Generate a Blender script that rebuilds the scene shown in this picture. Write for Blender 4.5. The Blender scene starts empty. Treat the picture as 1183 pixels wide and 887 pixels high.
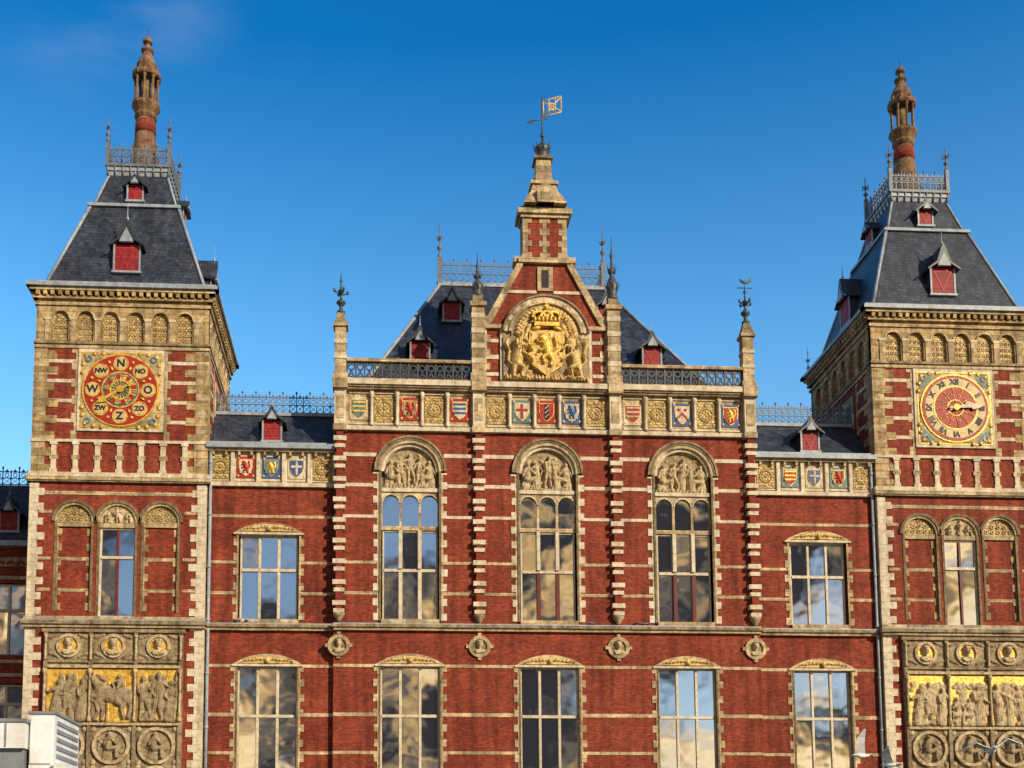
import bpy, math, random
import numpy as np
from mathutils import Matrix, Vector
random.seed(7)
scene=bpy.context.scene
scene.view_settings.view_transform='Standard'
scene.view_settings.look='None'
scene.view_settings.exposure=0
# ------------------------------------------------------------------ materials
def N(nt,t,loc=None,**kw):
    n=nt.nodes.new(t)
    for k,v in kw.items(): setattr(n,k,v)
    return n
def mat(name,c1,c2,rough=.8,scale=1.2,metal=0.,streak=.35,bump=.15,bscale=9.,joints=None,jcol=None,spec=.3,grime=.25):
    m=bpy.data.materials.new(name); m.use_nodes=True
    nt=m.node_tree; nt.nodes.clear(); L=nt.links.new
    out=N(nt,'ShaderNodeOutputMaterial'); bs=N(nt,'ShaderNodeBsdfPrincipled')
    L(bs.outputs[0],out.inputs[0])
    tc=N(nt,'ShaderNodeTexCoord')
    n1=N(nt,'ShaderNodeTexNoise'); n1.inputs['Scale'].default_value=scale; n1.inputs['Detail'].default_value=7; n1.inputs['Roughness'].default_value=.65
    L(tc.outputs['Object'],n1.inputs['Vector'])
    r1=N(nt,'ShaderNodeValToRGB'); r1.color_ramp.elements[0].position=.33; r1.color_ramp.elements[1].position=.67
    r1.color_ramp.elements[0].color=(*c1,1); r1.color_ramp.elements[1].color=(*c2,1)
    L(n1.outputs['Fac'],r1.inputs['Fac'])
    col=r1.outputs['Color']
    if joints:
        w,h,ms=joints
        sx=N(nt,'ShaderNodeSeparateXYZ'); L(tc.outputs['Object'],sx.inputs[0])
        ad=N(nt,'ShaderNodeMath',operation='ADD'); L(sx.outputs['X'],ad.inputs[0]); L(sx.outputs['Y'],ad.inputs[1])
        cb=N(nt,'ShaderNodeCombineXYZ'); L(ad.outputs[0],cb.inputs['X']); L(sx.outputs['Z'],cb.inputs['Y'])
        br=N(nt,'ShaderNodeTexBrick'); L(cb.outputs[0],br.inputs['Vector'])
        br.inputs['Scale'].default_value=1; br.inputs['Brick Width'].default_value=w; br.inputs['Row Height'].default_value=h
        br.inputs['Mortar Size'].default_value=ms; br.inputs['Mortar Smooth'].default_value=.3
        br.inputs['Color1'].default_value=(.65,.65,.65,1); br.inputs['Color2'].default_value=(1.28,1.28,1.28,1)
        jc=jcol or (.5,.5,.5); br.inputs['Mortar'].default_value=(*jc,1)
        mx=N(nt,'ShaderNodeMix',data_type='RGBA',blend_type='MULTIPLY'); mx.inputs['Factor'].default_value=1
        L(col,mx.inputs['A']); L(br.outputs['Color'],mx.inputs['B']); col=mx.outputs['Result']
    if streak>0:
        mp=N(nt,'ShaderNodeMapping'); mp.inputs['Scale'].default_value=(2.2,2.2,.16); L(tc.outputs['Object'],mp.inputs[0])
        n2=N(nt,'ShaderNodeTexNoise'); n2.inputs['Scale'].default_value=1.; n2.inputs['Detail'].default_value=5; L(mp.outputs[0],n2.inputs['Vector'])
        r2=N(nt,'ShaderNodeValToRGB'); r2.color_ramp.elements[0].position=.36; r2.color_ramp.elements[1].position=.56
        k=1-streak; r2.color_ramp.elements[0].color=(k,k*.96,k*.9,1); r2.color_ramp.elements[1].color=(1,1,1,1)
        L(n2.outputs['Fac'],r2.inputs['Fac'])
        mx=N(nt,'ShaderNodeMix',data_type='RGBA',blend_type='MULTIPLY'); mx.inputs['Factor'].default_value=1
        L(col,mx.inputs['A']); L(r2.outputs['Color'],mx.inputs['B']); col=mx.outputs['Result']
    if grime>0:
        n3=N(nt,'ShaderNodeTexNoise'); n3.inputs['Scale'].default_value=4.5; n3.inputs['Detail'].default_value=8; n3.inputs['Roughness'].default_value=.75
        L(tc.outputs['Object'],n3.inputs['Vector'])
        r3=N(nt,'ShaderNodeValToRGB'); r3.color_ramp.elements[0].position=.38; r3.color_ramp.elements[1].position=.53
        k=1-grime*1.6; r3.color_ramp.elements[0].color=(k,k*.96,k*.92,1); r3.color_ramp.elements[1].color=(1,1,1,1)
        L(n3.outputs['Fac'],r3.inputs['Fac'])
        mx=N(nt,'ShaderNodeMix',data_type='RGBA',blend_type='MULTIPLY'); mx.inputs['Factor'].default_value=1
        L(col,mx.inputs['A']); L(r3.outputs['Color'],mx.inputs['B']); col=mx.outputs['Result']
    L(col,bs.inputs['Base Color'])
    bs.inputs['Roughness'].default_value=rough; bs.inputs['Metallic'].default_value=metal
    bs.inputs['Specular IOR Level'].default_value=spec
    if bump>0:
        nb=N(nt,'ShaderNodeTexNoise'); nb.inputs['Scale'].default_value=bscale; nb.inputs['Detail'].default_value=5; L(tc.outputs['Object'],nb.inputs['Vector'])
        bp=N(nt,'ShaderNodeBump'); bp.inputs['Strength'].default_value=bump; bp.inputs['Distance'].default_value=.08
        L(nb.outputs['Fac'],bp.inputs['Height'])
        L(bp.outputs['Normal'],bs.inputs['Normal'])
    return m
MT={}
MT['brick']=mat('brick_wall',(.22,.033,.016),(.36,.066,.031),.85,.55,streak=.35,joints=(.25,.09,.014),jcol=(.65,.85,.95),grime=.24,bump=.1)
MT['brick2']=mat('brick_dark',(.22,.03,.016),(.3,.05,.026),.85,.8,streak=.2,joints=(.25,.09,.012),jcol=(.6,.7,.7),grime=.15)
MT['cream']=mat('cream_stone',(.46,.335,.185),(.67,.525,.32),.8,1.3,streak=.35,joints=(1.1,.42,.012),jcol=(.55,.5,.45),grime=.3)
MT['white']=mat('pale_stone',(.58,.48,.34),(.78,.69,.53),.8,2.,streak=.25,grime=.22)
MT['yellow']=mat('ochre_stone',(.39,.26,.11),(.62,.46,.235),.8,1.,streak=.4,joints=(.95,.4,.014),jcol=(.45,.4,.35),grime=.32)
MT['grey']=mat('weathered_stone',(.22,.165,.1),(.43,.335,.21),.85,1.6,streak=.35,grime=.35,bump=.3)
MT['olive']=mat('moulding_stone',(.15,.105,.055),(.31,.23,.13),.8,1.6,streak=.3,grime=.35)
MT['relief']=mat('relief_stone',(.46,.35,.2),(.68,.54,.34),.8,2.5,streak=.15,grime=.38,bump=.45,bscale=14)
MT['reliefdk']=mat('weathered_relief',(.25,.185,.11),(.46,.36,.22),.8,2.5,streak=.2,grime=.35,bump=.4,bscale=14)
MT['slate']=mat('slate_roof',(.026,.032,.05),(.066,.077,.11),.45,1.1,streak=.3,joints=(.3,.22,.014),jcol=(.35,.35,.35),spec=.5,grime=.25)
MT['lead']=mat('lead_trim',(.25,.3,.36),(.4,.45,.52),.5,2.,streak=.2,spec=.5,grime=.15)
MT['iron']=mat('wrought_iron',(.035,.04,.045),(.075,.08,.09),.5,3.,streak=0,spec=.5,grime=.1)
MT['ironlt']=mat('painted_iron',(.1,.12,.15),(.18,.21,.25),.5,3.,streak=0,spec=.5,grime=.1)
MT['gold']=mat('gilding',(.62,.34,.04),(.98,.64,.12),.4,3.,metal=.35,streak=.1,spec=.5,grime=.32,bump=.4,bscale=16)
MT['mosaic']=mat('gold_mosaic',(.46,.33,.11),(.68,.51,.23),.6,6.,metal=.1,streak=.1,joints=(.16,.16,.02),jcol=(.35,.25,.2),grime=.3)
MT['giltstone']=mat('gilded_relief',(.58,.38,.13),(.8,.6,.28),.6,3.,metal=.15,streak=.1,grime=.3,bump=.4,bscale=14)
MT['shutter']=mat('red_shutter',(.3,.02,.03),(.42,.035,.045),.6,2.,streak=.15,joints=(2.,.11,.02),jcol=(.4,.4,.4),grime=.15)
MT['red']=mat('red_enamel',(.3,.018,.014),(.42,.034,.024),.5,2.,streak=0,grime=.15,bump=.05)
MT['blue']=mat('blue_enamel',(.03,.08,.24),(.05,.12,.33),.5,2.,streak=0,grime=.15,bump=.05)
MT['teal']=mat('teal_enamel',(.07,.17,.19),(.12,.24,.25),.5,5.,streak=0,grime=.2,bump=.05)
MT['black']=mat('black_paint',(.015,.013,.012),(.03,.028,.025),.5,2.,streak=0,grime=.1,bump=0)
MT['dialcream']=mat('dial_cream',(.58,.42,.2),(.72,.56,.3),.5,4.,streak=.1,grime=.2,bump=0)
MT['paint']=mat('window_paint',(.56,.48,.34),(.74,.65,.5),.5,2.,streak=.15,grime=.2,bump=0)
MT['redpaint']=mat('red_window_paint',(.11,.022,.022),(.17,.034,.03),.5,2.,streak=.1,grime=.1,bump=0)
MT['spirebrown']=mat('brown_stone',(.18,.095,.05),(.33,.2,.11),.8,1.5,streak=.4,grime=.35,bump=.3)
MT['tramwhite']=mat('white_panel',(.72,.76,.8),(.8,.83,.86),.4,1.,streak=.12,grime=.08,bump=0)
MT['tramgrey']=mat('grey_panel',(.2,.23,.26),(.27,.3,.33),.5,1.,streak=.2,grime=.1,bump=0)
MT['tramblue']=mat('blue_panel',(.03,.08,.25),(.04,.1,.3),.35,1.,streak=.1,grime=.05,bump=0)
MT['feather']=mat('white_feathers',(.82,.82,.82),(.88,.88,.88),.7,8.,streak=0,grime=.03,bump=.1)
MT['wing']=mat('pale_feathers',(.75,.76,.78),(.84,.85,.86),.7,8.,streak=0,grime=.05,bump=.1)
MT['wingtip']=mat('dark_feather_tips',(.2,.2,.22),(.3,.3,.32),.7,8.,streak=0,grime=.05,bump=.1)
MT['beak']=mat('beak_orange',(.6,.3,.04),(.7,.35,.05),.5,8.,streak=0,grime=0,bump=0)
MT['pigeon']=mat('pigeon_feathers',(.08,.09,.11),(.16,.17,.2),.7,8.,streak=0,grime=0,bump=0)
def glassmat():
    m=bpy.data.materials.new('window_glass'); m.use_nodes=True
    nt=m.node_tree; nt.nodes.clear(); L=nt.links.new
    out=N(nt,'ShaderNodeOutputMaterial'); mx=N(nt,'ShaderNodeMixShader'); mx.inputs[0].default_value=.62
    d=N(nt,'ShaderNodeBsdfDiffuse'); d.inputs[0].default_value=(.018,.018,.02,1)
    g=N(nt,'ShaderNodeBsdfGlossy'); g.inputs['Roughness'].default_value=.015; g.inputs['Color'].default_value=(.95,.95,.95,1)
    tc=N(nt,'ShaderNodeTexCoord'); n=N(nt,'ShaderNodeTexNoise'); n.inputs['Scale'].default_value=.9; n.inputs['Detail'].default_value=1
    L(tc.outputs['Object'],n.inputs['Vector'])
    b=N(nt,'ShaderNodeBump'); b.inputs['Strength'].default_value=.4; b.inputs['Distance'].default_value=.02
    L(n.outputs['Fac'],b.inputs['Height']); L(b.outputs[0],g.inputs['Normal'])
    L(d.outputs[0],mx.inputs[1]); L(g.outputs[0],mx.inputs[2]); L(mx.outputs[0],out.inputs[0])
    return m
MT['glass']=glassmat()
# ------------------------------------------------------------------ builder
def empty(name,parent=None):
    o=bpy.data.objects.new(name,None); scene.collection.objects.link(o); o.parent=parent; return o
class B:
    def __init__(s,name,parent=None): s.name=name; s.parent=parent; s.v=[]; s.f=[]; s.mi=[]; s.sm=[]; s.mats=[]; s.M=Matrix.Identity(4)
    def add(s,vs,fs,m,smooth=False):
        if m not in s.mats: s.mats.append(m)
        k=s.mats.index(m); o=len(s.v); M=s.M
        s.v.extend([tuple(M@Vector(v)) for v in vs])
        for f in fs: s.f.append([o+i for i in f]); s.mi.append(k); s.sm.append(smooth)
    def done(s):
        me=bpy.data.meshes.new(s.name); me.from_pydata(s.v,[],s.f)
        for m in s.mats: me.materials.append(MT[m])
        me.polygons.foreach_set('material_index',s.mi); me.polygons.foreach_set('use_smooth',s.sm); me.update()
        o=bpy.data.objects.new(s.name,me); scene.collection.objects.link(o); o.parent=s.parent; return o
    def box(s,x0,x1,y0,y1,z0,z1,m):
        s.add([(x0,y0,z0),(x1,y0,z0),(x1,y1,z0),(x0,y1,z0),(x0,y0,z1),(x1,y0,z1),(x1,y1,z1),(x0,y1,z1)],
              [(0,3,2,1),(4,5,6,7),(0,1,5,4),(1,2,6,5),(2,3,7,6),(3,0,4,7)],m)
    def prism(s,p,y0,y1,m):
        n=len(p)
        ar=sum(p[k][0]*p[(k+1)%n][1]-p[(k+1)%n][0]*p[k][1] for k in range(n))
        if ar<0: p=p[::-1]
        vs=[(x,y0,z) for x,z in p]+[(x,y1,z) for x,z in p]
        fs=[tuple(range(n)),tuple(range(2*n-1,n-1,-1))]
        fs+=[(i,n+i,n+(i+1)%n,(i+1)%n) for i in range(n)]
        s.add(vs,fs,m)
    def frus(s,x,y,hx0,hy0,z0,hx1,hy1,z1,m):
        s.add([(x-hx0,y-hy0,z0),(x+hx0,y-hy0,z0),(x+hx0,y+hy0,z0),(x-hx0,y+hy0,z0),(x-hx1,y-hy1,z1),(x+hx1,y-hy1,z1),(x+hx1,y+hy1,z1),(x-hx1,y+hy1,z1)],
              [(0,3,2,1),(4,5,6,7),(0,1,5,4),(1,2,6,5),(2,3,7,6),(3,0,4,7)],m)
    def ring(s,cx,cz,r0,r1,a0,a1,y0,y1,m,n=16,m2=None):
        for i in range(n):
            a=math.radians(a0+(a1-a0)*i/n); b=math.radians(a0+(a1-a0)*(i+1)/n)
            p=[(cx+r0*math.cos(a),cz+r0*math.sin(a)),(cx+r1*math.cos(a),cz+r1*math.sin(a)),(cx+r1*math.cos(b),cz+r1*math.sin(b)),(cx+r0*math.cos(b),cz+r0*math.sin(b))]
            s.prism(p,y0-(.012 if (m2 and i%2) else 0),y1,m if (not m2 or i%2==0) else m2)
    def disc(s,cx,cz,r,y0,y1,m,n=24,a0=0,a1=360):
        p=[(cx+r*math.cos(math.radians(a0+(a1-a0)*i/n)),cz+r*math.sin(math.radians(a0+(a1-a0)*i/n))) for i in range(n+(0 if a1-a0==360 else 1))]
        s.prism(p,y0,y1,m)
    def lathe(s,cx,cy,prof,m,n=12,rot=0,smooth=True):
        vs=[];fs=[]
        for r,z in prof:
            for i in range(n):
                a=2*math.pi*i/n+rot; vs.append((cx+r*math.cos(a),cy+r*math.sin(a),z))
        for k in range(len(prof)-1):
            for i in range(n):
                j=(i+1)%n; fs.append((k*n+i,k*n+j,(k+1)*n+j,(k+1)*n+i))
        fs.append(tuple(range(n-1,-1,-1))); fs.append(tuple((len(prof)-1)*n+i for i in range(n)))
        s.add(vs,fs,m,smooth)
    def ell(s,cx,cy,cz,rx,ry,rz,m,ang=0,n=8,k=5):
        vs=[(0,0,-rz)];fs=[]
        for j in range(1,k):
            ph=-math.pi/2+math.pi*j/k
            for i in range(n):
                a=2*math.pi*i/n; vs.append((rx*math.cos(ph)*math.cos(a),ry*math.cos(ph)*math.sin(a),rz*math.sin(ph)))
        vs.append((0,0,rz)); ca,sa=math.cos(ang),math.sin(ang)
        vs=[(cx+x*ca+z*sa,cy+y,cz-x*sa+z*ca) for x,y,z in vs]
        for i in range(n): fs.append((0,1+(i+1)%n,1+i)); 
        for j in range(k-2):
            for i in range(n):
                a=1+j*n+i;b=1+j*n+(i+1)%n; fs.append((a,b,b+n,a+n))
        t=len(vs)-1
        for i in range(n): fs.append((t,1+(k-2)*n+i,1+(k-2)*n+(i+1)%n))
        s.add(vs,fs,m,True)
    def tube(s,p,q,r,m,n=6,r2=None):
        p=Vector(p);q=Vector(q);d=(q-p).normalized(); u=d.orthogonal().normalized(); w=d.cross(u); r2=r if r2 is None else r2
        vs=[tuple(p+(u*math.cos(2*math.pi*i/n)+w*math.sin(2*math.pi*i/n))*r) for i in range(n)]+[tuple(q+(u*math.cos(2*math.pi*i/n)+w*math.sin(2*math.pi*i/n))*r2) for i in range(n)]
        s.add(vs,[(i,(i+1)%n,n+(i+1)%n,n+i) for i in range(n)]+[tuple(range(n-1,-1,-1)),tuple(range(n,2*n))],m,True)
    def text(s,t,x,z,y,size,m,ang=0,bold=.0):
        cu=bpy.data.curves.new('t','FONT'); cu.body=t; cu.size=size; cu.align_x='CENTER'; cu.align_y='CENTER'; cu.offset=bold; cu.extrude=.02
        o=bpy.data.objects.new('t',cu); scene.collection.objects.link(o)
        bpy.context.view_layer.update()
        me=o.evaluated_get(bpy.context.evaluated_depsgraph_get()).to_mesh()
        ca,sa=math.cos(ang),math.sin(ang)
        vs=[(x+v.co.x*ca-v.co.y*sa,y-v.co.z,z+v.co.x*sa+v.co.y*ca) for v in me.vertices]
        s.add(vs,[tuple(p.vertices) for p in me.polygons],m)
        bpy.data.objects.remove(o)
    def carve(s,x0,x1,z0,z1,y,m,prims,res=.045,mask=None,ground=None,mg=None,k=1.35):
        """carved relief as one continuous height surface; prims=(xa,za,xb,zb,ra,rb,h).  mg: material of the flat ground"""
        nx=max(6,int((x1-x0)/res)); nz=max(6,int((z1-z0)/res))
        X,Z=np.meshgrid(np.linspace(x0,x1,nx+1),np.linspace(z0,z1,nz+1))
        H=np.zeros_like(X)
        for i,(xa,za,xb,zb,ra,rb,h) in enumerate(prims):
            dx,dz=xb-xa,zb-za; l2=dx*dx+dz*dz+1e-9
            t=np.clip(((X-xa)*dx+(Z-za)*dz)/l2,0,1); d=np.hypot(X-xa-t*dx,Z-za-t*dz); r=ra+(rb-ra)*t
            q=1-(d/r)**2; hh=np.where(q>0,h*k*np.sqrt(np.maximum(q,0)),0)
            L_=math.sqrt(l2)
            if L_>.25 and ra>.07:
                u=((X-xa)*dz-(Z-za)*dx)/L_; hh=np.where(q>0,hh+.024*np.sin(u*58+i*1.7+t*3),hh)
            H=np.maximum(H,hh)
        vs=np.stack([X,y-.01-H,Z],-1).reshape(-1,3)
        f1=[];f2=[]
        for j in range(nz):
            for i in range(nx):
                a=j*(nx+1)+i
                if mask and not mask((X[j,i]+X[j,i+1])/2,(Z[j,i]+Z[j+1,i])/2): continue
                flat=H[j,i]+H[j,i+1]+H[j+1,i]+H[j+1,i+1]<.01
                (f2 if (flat and mg) else f1).append((a,a+1,a+nx+2,a+nx+1))
        k0=len(s.v); s.add([tuple(v) for v in vs],f1,m,True)
        if f2:
            if mg not in s.mats: s.mats.append(mg)
            kk=s.mats.index(mg)
            for f in f2: s.f.append([k0+i for i in f]); s.mi.append(kk); s.sm.append(True)
def fig(x,z,h,rnd,dep=.2,facing=None):
    P=[]; ln=rnd.uniform(-.09,.09)*h; fc=facing or rnd.choice((-1,1))
    hip=(x+ln*.4,z+.5*h); sh=(x+ln,z+.79*h); hd=(x+ln*1.2+fc*.02*h,z+.925*h)
    P.append((hd[0],hd[1]-.01*h,hd[0],hd[1]+.02*h,.062*h,.058*h,dep*.95))
    P.append((sh[0],sh[1],hd[0],hd[1],.045*h,.04*h,dep*.7))
    P.append((sh[0]-.075*h,sh[1]-.02*h,sh[0]+.075*h,sh[1]-.02*h,.065*h,.065*h,dep*.8))
    P.append((sh[0],sh[1]-.06*h,hip[0],hip[1],.115*h,.1*h,dep))
    if rnd.random()<.55: P.append((hip[0],hip[1],x+rnd.uniform(-.05,.05)*h,z+.06*h,.12*h,rnd.uniform(.13,.18)*h,dep*.9))
    else:
        for sg in (-1,1):
            kx=x+sg*rnd.uniform(.05,.11)*h+fc*rnd.uniform(0,.06)*h; fx=x+sg*rnd.uniform(.06,.15)*h
            P.append((hip[0]+sg*.04*h,hip[1],kx,z+.27*h,.075*h,.055*h,dep*.9)); P.append((kx,z+.27*h,fx,z+.03*h,.052*h,.034*h,dep*.75)); P.append((fx,z+.02*h,fx+fc*.07*h,z+.015*h,.03*h,.025*h,dep*.7))
        if rnd.random()<.5: P.append((sh[0]-fc*.08*h,sh[1]-.05*h,x-fc*.17*h,z+.15*h,.06*h,.1*h,dep*.5))
    for sg in (-1,1):
        s0=(sh[0]+sg*.11*h,sh[1]-.03*h); a=rnd.uniform(-.3,1.1); el=(s0[0]+sg*.15*h*math.sin(a),s0[1]-.15*h*math.cos(a)); b=rnd.uniform(-1.2,2.6)
        hn=(el[0]+(sg if rnd.random()<.5 else -sg)*.14*h*abs(math.sin(b)),el[1]-.14*h*math.cos(b))
        P.append((*s0,*el,.045*h,.037*h,dep*.95)); P.append((*el,*hn,.036*h,.026*h,dep*1.1)); P.append((*hn,*hn,.034*h,.034*h,dep*1.1))
        if rnd.random()<.22: P.append((hn[0],z+.02*h,hn[0]+.03*h,z+.99*h,.014*h,.014*h,dep*.9))
        elif rnd.random()<.3: P.append((hn[0]-.05*h,hn[1],hn[0]+.05*h,hn[1]+.04*h,.06*h,.05*h,dep*.9))
    return P
def seated(x,z,h,rnd,dep=.2,fc=1):
    P=[(x,z+.9*h,x,z+.93*h,.085*h,.08*h,dep),(x,z+.72*h,x-fc*.03*h,z+.4*h,.15*h,.15*h,dep*1.05),(x,z+.36*h,x+fc*.26*h,z+.4*h,.12*h,.1*h,dep*1.1),(x+fc*.26*h,z+.4*h,x+fc*.28*h,z+.05*h,.095*h,.08*h,dep),
       (x-fc*.05*h,z+.3*h,x-fc*.08*h,z+.03*h,.16*h,.2*h,dep*.6),(x+fc*.1*h,z+.72*h,x+fc*.24*h,z+.56*h,.055*h,.045*h,dep*1.2),(x+fc*.24*h,z+.56*h,x+fc*.3*h,z+.72*h,.045*h,.035*h,dep*1.2),(x-fc*.1*h,z+.72*h,x-fc*.2*h,z+.5*h,.05*h,.04*h,dep)]
    return P
def horse(x,z,h,dep,s=1):
    Q=[(-.28,.5,.22,.58,.17,.19),(.22,.62,.42,.86,.13,.09),(.42,.88,.56,.76,.075,.05),(.4,.93,.43,.99,.02,.02),(-.34,.5,-.38,.28,.12,.06),(-.38,.28,-.32,.05,.05,.035),(-.22,.42,-.18,.24,.08,.05),(-.18,.24,-.22,.04,.045,.03),(.2,.46,.36,.36,.07,.045),(.36,.36,.3,.18,.04,.03),(.28,.5,.46,.5,.06,.04),(.46,.5,.5,.34,.035,.03),(-.42,.56,-.52,.2,.05,.03),(.2,.85,.33,.92,.05,.04)]
    return [(x+s*a*h,z+b*h,x+s*c*h,z+d*h,e*h,f*h,dep*(1.1 if i<3 else .85)) for i,(a,b,c,d,e,f) in enumerate(Q)]
def crowd(x0,x1,z0,h,rnd,n,dep):
    P=[]
    for i in range(n):
        xx=x0+(x1-x0)*(i+.5)/n
        P.append((xx+(x1-x0)/n*.5,z0+h*.84,xx+(x1-x0)/n*.5,z0+h*.87,.055*h,.055*h,dep*.45)); P.append((xx+(x1-x0)/n*.5,z0+h*.7,xx+(x1-x0)/n*.5,z0+h*.3,.09*h,.1*h,dep*.4))
    for i in range(n):
        xx=x0+(x1-x0)*(i+.5)/n+rnd.uniform(-.12,.12)*(x1-x0)/n
        if rnd.random()<.25: P+=seated(xx,z0,h*rnd.uniform(.58,.68),rnd,dep,rnd.choice((-1,1)))
        else: P+=fig(xx,z0,h*rnd.uniform(.8,.98),rnd,dep)
    for i in range(n*2):
        xx=x0+(x1-x0)*rnd.random(); P.append((xx,z0+.03*h,xx+rnd.uniform(-.12,.12)*h,z0+rnd.uniform(.05,.2)*h,.05*h,.04*h,dep*.6))
    return P
# ------------------------------------------------------------------ generic pieces
def wall(b,x0,x1,z0,z1,ops,y0,y1,m):
    xs=sorted(set([x0,x1]+[o[0] for o in ops]+[o[1] for o in ops]))
    for a,c in zip(xs[:-1],xs[1:]):
        mid=(a+c)/2; cur=z0
        for o in sorted([o for o in ops if o[0]<mid<o[1]],key=lambda o:o[2]):
            if o[2]>cur: b.box(a,c,y0,y1,cur,o[2],m)
            cur=o[3]
        if cur<z1: b.box(a,c,y0,y1,cur,z1,m)
    for o in ops:
        if o[4]:
            r=(o[1]-o[0])/2; cx=(o[0]+o[1])/2; cz=o[3]-r; n=12
            for sgn in (-1,1):
                for i in range(n):
                    a=math.pi/2*i/n; c=math.pi/2*(i+1)/n
                    xa,za=cx+sgn*r*math.cos(a),cz+r*math.sin(a); xb,zb=cx+sgn*r*math.cos(c),cz+r*math.sin(c)
                    b.prism([(xa,za),(xa,o[3]),(xb,o[3]),(xb,zb)],y0,y1,m)
def window(bf,bg,xc,half,z0,z1,cols,trans,y,m='paint',m2=None,fw=.09,lan=False):
    m2=m2 or m
    bf.box(xc-half,xc-half+fw,y,y+.12,z0,z1,m); bf.box(xc+half-fw,xc+half,y,y+.12,z0,z1,m)
    bf.box(xc-half+fw,xc+half-fw,y+.003,y+.12,z0,z0+fw,m); bf.box(xc-half+fw,xc+half-fw,y+.003,y+.12,z1-fw,z1,m)
    W=2*half/cols
    for i in range(1,cols): bf.box(xc-half+W*i-.06,xc-half+W*i+.06,y-.03,y+.12,z0+fw,z1-fw,m2)
    zs=[z0+fw]+trans+[z1-fw]
    for t in trans: bf.box(xc-half+fw,xc+half-fw,y-.045,y+.12,t-.08,t+.08,m)
    for i in range(cols):
        for j in range(len(zs)-1):
            a,c=xc-half+W*i,xc-half+W*(i+1); p,q=zs[j],zs[j+1]
            tx=random.uniform(-.008,.008); tz=random.uniform(-.016,.016); yy=y+.08
            bg.add([(a,yy-tx-tz,p),(c,yy+tx-tz,p),(c,yy+tx+tz,q),(a,yy-tx+tz,q)],[(0,1,2,3)],'glass')
            for (u,w_) in ((a+.05,a+.085),(c-.085,c-.05)): bf.box(u,w_,y+.03,y+.075,p,q,m2)
def quoins(b,x,sg,z0,z1,y0,y1,m,w1=.3,w2=.55,step=.42,m2=None,gap=.0):
    z=z0;i=0
    while z<z1-.05:
        t=min(z+step-gap,z1); w=w1 if i%2 else w2
        w*=random.uniform(.9,1.1)
        a,c=sorted((x,x+sg*w)); b.box(a,c,y0-(.006 if i%2 else 0),y1,z,t-.012,m if (i%2==0 or not m2) else m2)
        z+=step;i+=1
def segl(b,xc,half,z0,rise,y0,y1,m,th=.0):
    R=(half*half+rise*rise)/(2*rise); cz=z0+rise-R; a=math.asin(half/R); n=12
    p=[(xc+R*math.sin(-a+2*a*i/n),cz+R*math.cos(-a+2*a*i/n)) for i in range(n+1)]
    b.prism(p,y0,y1,m)
def seg_orn(b,xc,z0,y,seed):
    rnd=random.Random(seed); P=[]
    for s in (-1,1):
        for k in range(7):
            u=.12+.2*k; zz=z0+.1+.13*math.cos(k/4.6); r=.085-.005*k
            P.append((xc+s*u,zz,xc+s*(u+.07),zz+rnd.uniform(-.07,.07),r,r*.7,.09)); P.append((xc+s*(u+.08),zz-.04,xc+s*(u+.12),zz+.06,.035,.03,.07))
    P.append((xc,z0+.14,xc,z0+.24,.14,.1,.13))
    b.carve(xc-1.5,xc+1.5,z0+.0,z0+.4,y,'giltstone',P,.04,lambda a,c:(c-z0)<.42*(1-((a-xc)/1.6)**2)-.02)
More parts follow.
